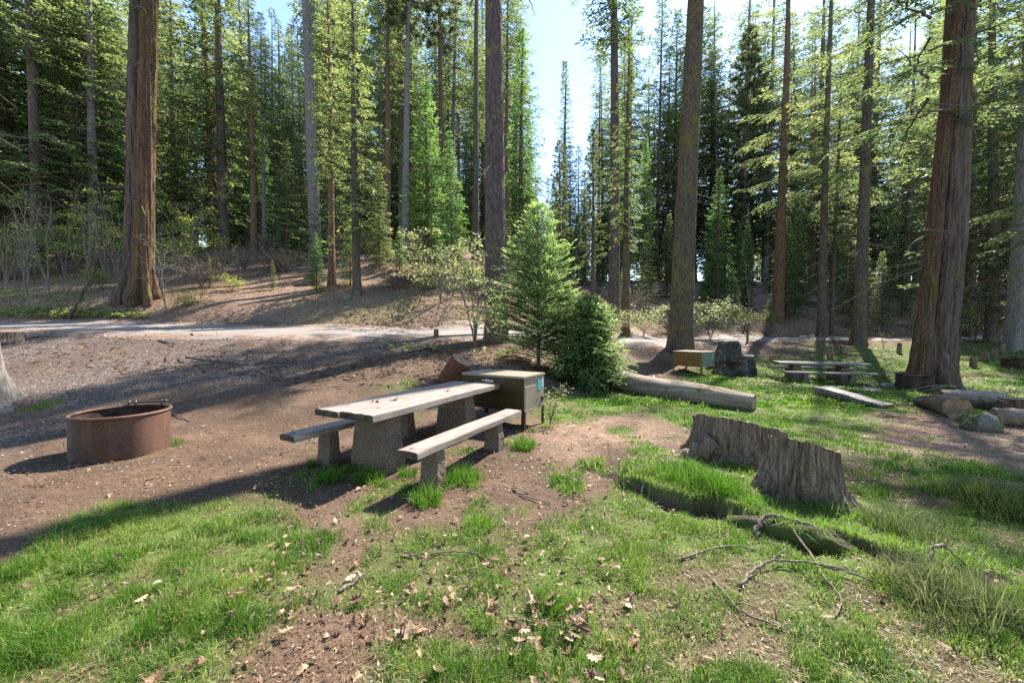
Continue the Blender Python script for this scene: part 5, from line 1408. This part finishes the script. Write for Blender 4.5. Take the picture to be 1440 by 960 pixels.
    for (px, d, k, pk, H, x, y, z) in plan:
        name, phrase = kinds[k][1], kinds[k][2]
        if H < 16 and pk not in ('cedar_tall', 'fir_full', 'cedar_full'):
            pk = r.choice(['fir_full', 'fir_full', 'cedar_full', 'fir_low'])
            k = {'fir_full': 7, 'cedar_full': 8, 'fir_low': 0}[pk]; name, phrase = kinds[k][1], kinds[k][2]
        mark = [m for m in marks if m[0] <= px][-1] if px > -200 else None
        key = (mark[1] if mark else 'beyond'); count.setdefault(key, {}).setdefault(k, 0); count[key][k] += 1
        ordn = ['first', 'second', 'third', 'fourth', 'fifth', 'sixth', 'seventh', 'eighth', 'ninth', 'tenth', 'eleventh', 'twelfth', 'thirteenth', 'fourteenth', 'fifteenth', 'sixteenth', 'seventeenth', 'eighteenth', 'nineteenth', 'twentieth'][min(count[key][k] - 1, 19)]
        lb = f"{phrase}, {ordn} such right of the {mark[1]}" if mark else f"{phrase}, {ordn} such beyond the left picture edge"
        key2 = (pk, name, r.randrange(3))
        if key2 not in made:
            root = thing(name, lb, 'tree', (x, y, z)); PH, cme = PROTO[pk]
            rad = {'fir_full': .10, 'cedar_full': .10, 'cedar_tall': .18}.get(pk, .0085 * PH); bk = ['bark_fir', 'bark_red', 'bark_grey'][key2[2]] if pk != 'cedar_tall' else 'bark_cedar'
            pts = [(math.sin(s * 6 + key2[2] * 2) * .05, 0, s * PH) for s in np.linspace(0, 1, 9)]
            link('trunk', trunk_mesh('trunk', pts, [rad * (1 - s) ** .8 + .01 for s in np.linspace(0, 1, 9)], bk, 16, 50, .05, .4, .5, 5, key2[2]), root)
            link('crown', cme, root); made[key2] = root
        else:
            root = copy_tree(made[key2]); root.location = (x, y, z)
        kz = H / PROTO[pk][0]; ks = kz * r.uniform(.9, 1.25)
        root.scale = (ks, ks, kz); root.rotation_euler = (r.gauss(0, .014), r.gauss(0, .014), r.uniform(0, 6.28))
        root['label'] = lb; root['group'] = 'trees of the background forest'
forest()
def far_and_shading_forest():
    r = np.random.default_rng(77); mb = MB(); var = []
    for q in range(5):
        bw, cr = crown(20, .06 + .05 * (q % 3), 2.7, 150, 'fir', leaf=.75, step=.36, seed=80 + q, lw=.46)
        bw.tube(np.array([[0, 0, -1.], [0, 0, 10], [0, 0, 19.5]]), [.20, .13, .02], 6, False)
        var.append((np.vstack(cr.v), np.vstack(cr.f4), np.concatenate(cr.t), np.vstack(bw.v), np.vstack(bw.f4)))
    spots = [(d * math.tan(a), d) for a, d in zip(r.uniform(-1.0, 1.0, 330), r.uniform(80, 135, 330))]
    spots += [(rr * math.cos(a), rr * math.sin(a)) for a, rr in zip(r.uniform(math.pi * 1.04, math.pi * 1.96, 16), r.uniform(12, 30, 16))]  # unseen trees added behind the camera to dim the sky fill
    for (x, y) in spots:
        v, f, t, bv, bf = var[int(r.integers(0, 5))]
        k = r.uniform(.55, 1.05) if y > 0 else r.uniform(1.0, 1.6); az = r.uniform(0, 6.28); c, s_ = math.cos(az), math.sin(az)
        Rm = np.array([[c, -s_, 0], [s_, c, 0], [0, 0, 1]]) * k; o = np.array([x, y, tz(x, y)])
        mb.add(v @ Rm.T + o, f, None, t, 0); mb.add(bv @ Rm.T + o, bf, None, None, 1)
    tag(link('far_and_shading_forest', mb.mesh('far_and_shading_forest', ['fir_needles', 'bark_fir'])), 'far conifers filling gaps between nearer trees, plus unseen ones added behind camera to dim skylight', 'forest', None, 'stuff')
far_and_shading_forest()

# ------------------------------------------------------------------ grass, litter, pebbles
def scatter(n, dmin, dmax, pmin=-250, pmax=1690, power=1.0):
    u = rng.random(n)
    d = dmin * (dmax / dmin) ** u if power == 1.0 else (dmin ** (1 - power) + u * (dmax ** (1 - power) - dmin ** (1 - power))) ** (1 / (1 - power))
    px = rng.uniform(pmin, pmax, n)
    return (px - 720) / F * d, d
def blades(mb, x, y, h, w, tint, spread=.6, z=None, lean=None):
    n = len(x); z = terrain(x, y) if z is None else z
    az = rng.uniform(0, 6.28, n); ln = rng.uniform(.15, 1, n) * spread
    dx, dy = np.cos(az) * ln, np.sin(az) * ln
    if lean is not None: dx = dx + lean[0]; dy = dy + lean[1]
    fa = rng.uniform(0, 6.28, n); sx, sy = np.cos(fa) * w / 2, np.sin(fa) * w / 2
    B = np.stack([x, y, z - .01], 1); S = np.stack([sx, sy, 0 * sx], 1)
    m = B + np.stack([dx * h * .38, dy * h * .38, h * .60 * np.maximum(.2, 1 - .3 * np.hypot(dx, dy)) + .01], 1)
    t = B + np.stack([dx * h, dy * h, h * np.maximum(.10, 1 - .50 * np.hypot(dx, dy)) + .01], 1)
    V = np.stack([B - S, B + S, m + S * .75, m - S * .75, t], 1).reshape(-1, 3)
    o = np.arange(n)[:, None] * 5
    mb.add(V, o + np.array([[0, 1, 2, 3]]), o + np.array([[3, 2, 4]]), np.repeat(np.clip(tint, 0, 1), 5))
def grass():
    mb = MB()
    for n, d0, d1, hs, ws in ((560000, 1.25, 4.6, .063, .0033), (260000, 1.25, 4.6, .060, .0034), (360000, 4.0, 9.0, .066, .0075), (400000, 8.5, 24, .075, .018)):
        x, y = scatter(n, d0, d1)
        g = grass_mask(x, y)
        cl = fbm(x * 5.5, y * 5.5, 3, 131); md = mound(x, y)
        g = g * (.10 + 1.0 * smooth(.40, .60, cl)) * np.where(md > .05, .55, 1.0)
        k = rng.random(n) < g; x, y, g, cl, md = x[k], y[k], g[k], cl[k], md[k]
        edge = smooth(.22, .0, np.abs(y - bank_y(x) - .06)) * (x > 1.05) * (x < 3.0)
        tall = .45 + .75 * smooth(.35, .7, fbm(x * 1.1, y * 1.1, 3, 91)) + .55 * smooth(.45, .75, cl) + .45 * edge
        tn = .40 + (fbm(x * .8, y * .8, 3, 95) - .5) * .9 + (fbm(x * 4.1, y * 4.1, 2, 96) - .5) * .5 + rng.normal(0, .15, len(x))
        dry = smooth(.52, .72, fbm(x * 1.6, y * 1.6, 3, 97))
        tn = np.where(rng.random(len(x)) < .05 + .17 * dry, rng.uniform(.85, 1, len(x)), np.minimum(tn + .15 * dry, .85))
        h = hs * tall * rng.uniform(.45, 1.45, len(x))
        fa = fbm(x * 2.3, y * 2.3, 2, 141) * 14; fl = .34 * np.ones(len(x))
        sp = .9
        if hs == .060:      # old thatch lying flat between the green blades
            sp = 1.9; h = hs * rng.uniform(.4, 1.4, len(x)); tn = np.where(rng.random(len(x)) < .55, rng.uniform(.86, 1, len(x)), rng.uniform(.0, .4, len(x)))
        blades(mb, x, y, h, ws * rng.uniform(.7, 1.3, len(x)), tn, sp, None, (np.cos(fa) * fl, np.sin(fa) * fl - .5 * edge))
    o = link('grass', mb.mesh('grass', 'grass_blades'))
    tag(o, 'short patchy green grass growing over the dirt of the campsite', 'grass', None, 'stuff')
grass()
def tuft(label, px, py, n, rad, h, mat='grass_blades', spread=.8, w=.005, d=None, lean=None, name='grass_tuft', lo=.2, hi=.6):
    x0, y0 = gp(px, py) if d is None else P2W(px, d); z0 = tz(x0, y0); mb = MB()
    a = rng.uniform(0, 6.28, n); r = np.sqrt(rng.random(n)) * rad * (.55 + .45 * vnoise(np.cos(a) * 2 + px, np.sin(a) * 2, 3) * 2)
    x, y = r * np.cos(a), r * np.sin(a); rad = r.max() + 1e-6
    hh = h * rng.uniform(.35, 1.2, n) * (1.1 - .75 * (r / rad) ** 2) * (.6 + .8 * vnoise(x * 22 + px, y * 22, 7))
    if lean is None: lean = (x / rad * .45, y / rad * .45)
    blades(mb, x, y, hh, w * rng.uniform(.7, 1.3, n), rng.uniform(lo, hi, n), spread, terrain(x + x0, y + y0) - z0, lean)
    tag(link(name, mb.mesh(name, mat), None, (x0, y0, z0)), label, 'grass tuft', 'grass tufts')
tuft('bushy grass tuft at the near leg of the front bench', 598, 708, 650, .15, .20)
tuft('long tall grass strip along the rear of the front bench near leg', 650, 676, 900, .26, .19)
tuft('grass tuft at the far leg of the front bench', 737, 632, 600, .18, .20)
tuft('grass tuft before the left side of the near table leg', 462, 678, 350, .12, .17)
tuft('grass tuft hugging the foot of the near table leg', 515, 676, 550, .15, .19)
tuft('small grass tuft right of the near table leg', 572, 668, 260, .10, .15)
tuft('small grass tuft at the leg of the rear bench', 435, 655, 120, .07, .12)
tuft('low grass tuft between the table legs in the shade', 645, 618, 300, .15, .14)
tuft('small grass tuft against the right side of the rusty fire ring', 240, 628, 180, .10, .12)
tuft('yellowish grass tuft left behind the rusty fire ring', 58, 592, 420, .26, .12, lo=.5, hi=.9)
tuft('isolated grass tuft on the dirt below the front bench', 675, 742, 380, .14, .13, lo=.4, hi=.8)
tuft('overhanging grass on the turf bank under the rear stump', 960, 690, 900, .28, .20, d=4.0)
tuft('overhanging grass on the turf bank left of the front stump', 1012, 700, 900, .25, .20, d=3.72)
tuft('tall grass around the foot of the front stump, left side', 1055, 690, 420, .22, .14, d=3.5)
tuft('tall grass around the foot of the front stump, right side', 1185, 690, 420, .26, .13, d=3.4)
tuft('tall wiry sedge clump with pale dry tips at lower right corner', 1352, 862, 2300, .33, .27, 'sedge_blades', .75, .0042, lean=(-.25, .0), name='sedge_clump', lo=.1, hi=.8)
tuft('dark bowed sedge clump at the right picture edge above the big clump', 1425, 712, 1800, .40, .32, 'sedge_blades', .9, .006, name='sedge_clump', lo=0, hi=.35)
tuft('thin sedge clump on the bank end left of the big clump', 1275, 752, 700, .25, .26, 'sedge_blades', .8, .005, name='sedge_clump', lo=.1, hi=.6)
tuft('grass tuft on the split log side of the far lawn', 1150, 575, 300, .2, .16, w=.008, d=9.4, lo=.5, hi=.8)

def leaves_and_bits():
    mb = MB()
    # lobed oak leaves
    L = np.array([(0, 0), (.10, .05), (.13, .16), (.24, .10), (.30, .26), (.45, .12), (.52, .30), (.68, .12), (.78, .20), (.86, .07), (1, 0)])
    top = L; bot = L[::-1][1:-1] * [1, -1]
    out = np.vstack([top, bot]); m = len(out); ctr = np.array([[.5, 0]])
    def oak(n, d0, d1, size, p0=-100, p1=1540, dens=None):
        x, y = scatter(n, d0, d1, p0, p1)
        if dens is not None: k = rng.random(n) < dens(x, y); x, y = x[k], y[k]
        n = len(x); z = terrain(x, y) + .012 + rng.uniform(0, .03, n) + .03 * grass_mask(x, y)
        for i in range(n):
            s = size * rng.uniform(.6, 1.3); pts = np.vstack([out, ctr]); pts = np.stack([(pts[:, 0] - .5) * s, pts[:, 1] * s, 0 * pts[:, 0]], 1)
            pts[:, 2] = rng.uniform(-2, 5) * (pts[:, 1] ** 2) / s + rng.uniform(-1, 1.6) * pts[:, 0] ** 2 / s
            Rm = Matrix.Rotation(rng.uniform(0, 6.28), 3, 'Z') @ Matrix.Rotation(rng.normal(0, .35), 3, 'X') @ Matrix.Rotation(rng.normal(0, .3), 3, 'Y')
            V = pts @ np.array(Rm).T + [x[i], y[i], z[i]]
            mb.add(V, None, np.stack([np.arange(m), (np.arange(m) + 1) % m, np.full(m, m)], 1), np.clip(rng.normal(.48, .26), 0, 1))
    oak(80, 1.5, 2.4, .085, 560, 900)
    oak(70, 1.5, 2.6, .07, 200, 520)
    oak(150, 1.4, 4.5, .065)
    oak(260, 2.0, 4.0, .06, 380, 900)
    oak(320, 4, 12, .07)
    # chips, needles, bark crumbs
    for n, d0, d1, l, wd in ((60000, 1.3, 4.5, .030, .007), (20000, 4, 10, .05, .014), (52000, 9, 34, .13, .045)):
        x, y = scatter(n, d0, d1)
        ok = rng.random(n) < (.35 + .65 * np.maximum(duff_mask(x, y), 1 - gravel_mask(x, y))) * (1 - .6 * grass_mask(x, y)) * (road_dist(x, y) > 1.2); x, y = x[ok], y[ok]; n = len(x)
        D = unit(np.stack([rng.normal(0, 1, n), rng.normal(0, 1, n), rng.normal(0, .18, n)], 1)); ll = l * rng.uniform(.3, 1.5, n); nee = rng.random(n) < .6; ll = np.where(nee, ll * 1.7, ll * .9)
        mb.kites(np.stack([x, y, terrain(x, y) + .006 + rng.uniform(0, .01, n)], 1), D, ll, np.where(nee, wd * .3, wd * rng.uniform(.5, 2.0, n)), unit(np.array([0, 0, 1.]) + rng.normal(0, .3, (n, 3))), np.clip(np.where(nee, rng.normal(.5, .2, n), rng.normal(.3, .28, n)), 0, 1))
    tag(link('leaf_litter', mb.mesh('leaf_litter', 'dead_leaves', False)), 'dry oak leaves, bark chips and needles strewn over the campsite ground', 'leaf litter', None, 'stuff')
leaves_and_bits()
for i, (px, d, n, w_, lb) in enumerate(((330, 9.6, 260, 1.3, 'strewn bark slabs and chips on the gravel before the road'), (440, 8.9, 200, 1.0, 'heap of dark bark chips on the gravel behind the near picnic table'))):
    x0, y0 = P2W(px, d); mb = MB(); r = np.random.default_rng(200 + i)
    x = x0 + r.normal(0, w_, n); y = y0 + r.normal(0, .35, n); ll = r.uniform(.05, .28, n)
    D = unit(np.stack([r.normal(0, 1, n), r.normal(0, .6, n), r.normal(0, .12, n)], 1))
    mb.kites(np.stack([x, y, terrain(x, y) + .015], 1), D, ll, ll * r.uniform(.12, .3, n), unit(np.array([0, 0, 1.]) + r.normal(0, .25, (n, 3))), np.clip(r.normal(.12, .15, n), 0, 1))
    tag(link('bark_litter', mb.mesh('bark_litter', 'dead_leaves', False)), lb, 'bark litter', None, 'stuff')
def low_plants():
    mb = MB(); pts = []
    for (px, d, n, sx, sy) in ((95, 15.9, 260, 1.5, .25), (30, 16.0, 160, 1.2, .3), (160, 15.7, 130, .7, .2), (80, 17.2, 110, 1.2, .5), (5, 17.5, 90, 1.2, .5), (585, 11.6, 30, .4, .2), (720, 11.8, 40, .6, .3)):
        x, y = P2W(px, d); pts.append(np.stack([x + rng.normal(0, sx, n), y + rng.normal(0, sy, n)], 1))
    P = np.vstack(pts); P = P[(road_dist(P[:, 0], P[:, 1]) > 1.95)]; n = len(P)
    for k in range(5):
        a = rng.uniform(0, 6.28, n); D = unit(np.stack([np.cos(a), np.sin(a), rng.uniform(-.1, .6, n)], 1)); ln = rng.uniform(.07, .16, n)
        b = np.stack([P[:, 0], P[:, 1], terrain(P[:, 0], P[:, 1]) + rng.uniform(.03, .16, n)], 1)
        mb.kites(b, D, ln, ln * .5, unit(np.array([0, 0, 1.]) + rng.normal(0, .35, (n, 3))), np.clip(rng.normal(.55, .2, n), 0, 1))
    tag(link('ground_cover', mb.mesh('ground_cover', 'ground_leaves')), 'low bright leafy ground cover along the far road bank', 'ground cover', None, 'stuff')
low_plants()
def pebbles():
    mb = MB()
    V0 = np.array([(1, 0, 0), (-1, 0, 0), (0, 1, 0), (0, -1, 0), (0, 0, 1), (0, 0, -1.)]); T0 = np.array([(0, 2, 4), (2, 1, 4), (1, 3, 4), (3, 0, 4), (2, 0, 5), (1, 2, 5), (3, 1, 5), (0, 3, 5)])
    for n, d0, d1, s in ((9000, 1.6, 5, .007), (11000, 4.5, 12.5, .013)):
        x, y = scatter(n, d0, d1)
        ok = rng.random(n) < np.clip(gravel_mask(x, y) + .18, 0, 1) * (1 - grass_mask(x, y)); x, y = x[ok], y[ok]; n = len(x)
        sc = s * rng.uniform(.5, 1.9, (n, 1, 1)) * rng.uniform(.6, 1.2, (n, 1, 3)) * np.array([1, 1, .6]); a = rng.uniform(0, 6.28, n)
        V = V0[None] * sc; c, s_ = np.cos(a)[:, None], np.sin(a)[:, None]
        V = np.stack([V[..., 0] * c - V[..., 1] * s_ + x[:, None], V[..., 0] * s_ + V[..., 1] * c + y[:, None], V[..., 2] + (terrain(x, y) + .002)[:, None]], -1)
        T = (np.arange(n)[:, None, None] * 6 + T0[None]).reshape(-1, 3)
        mb.add(V.reshape(-1, 3), None, T, np.repeat(rng.beta(2, 4, n), 6))
    tag(link('gravel', mb.mesh('gravel', 'pebble', False)), 'loose grey and brown gravel scattered over the parking pad', 'gravel', None, 'stuff')
pebbles()
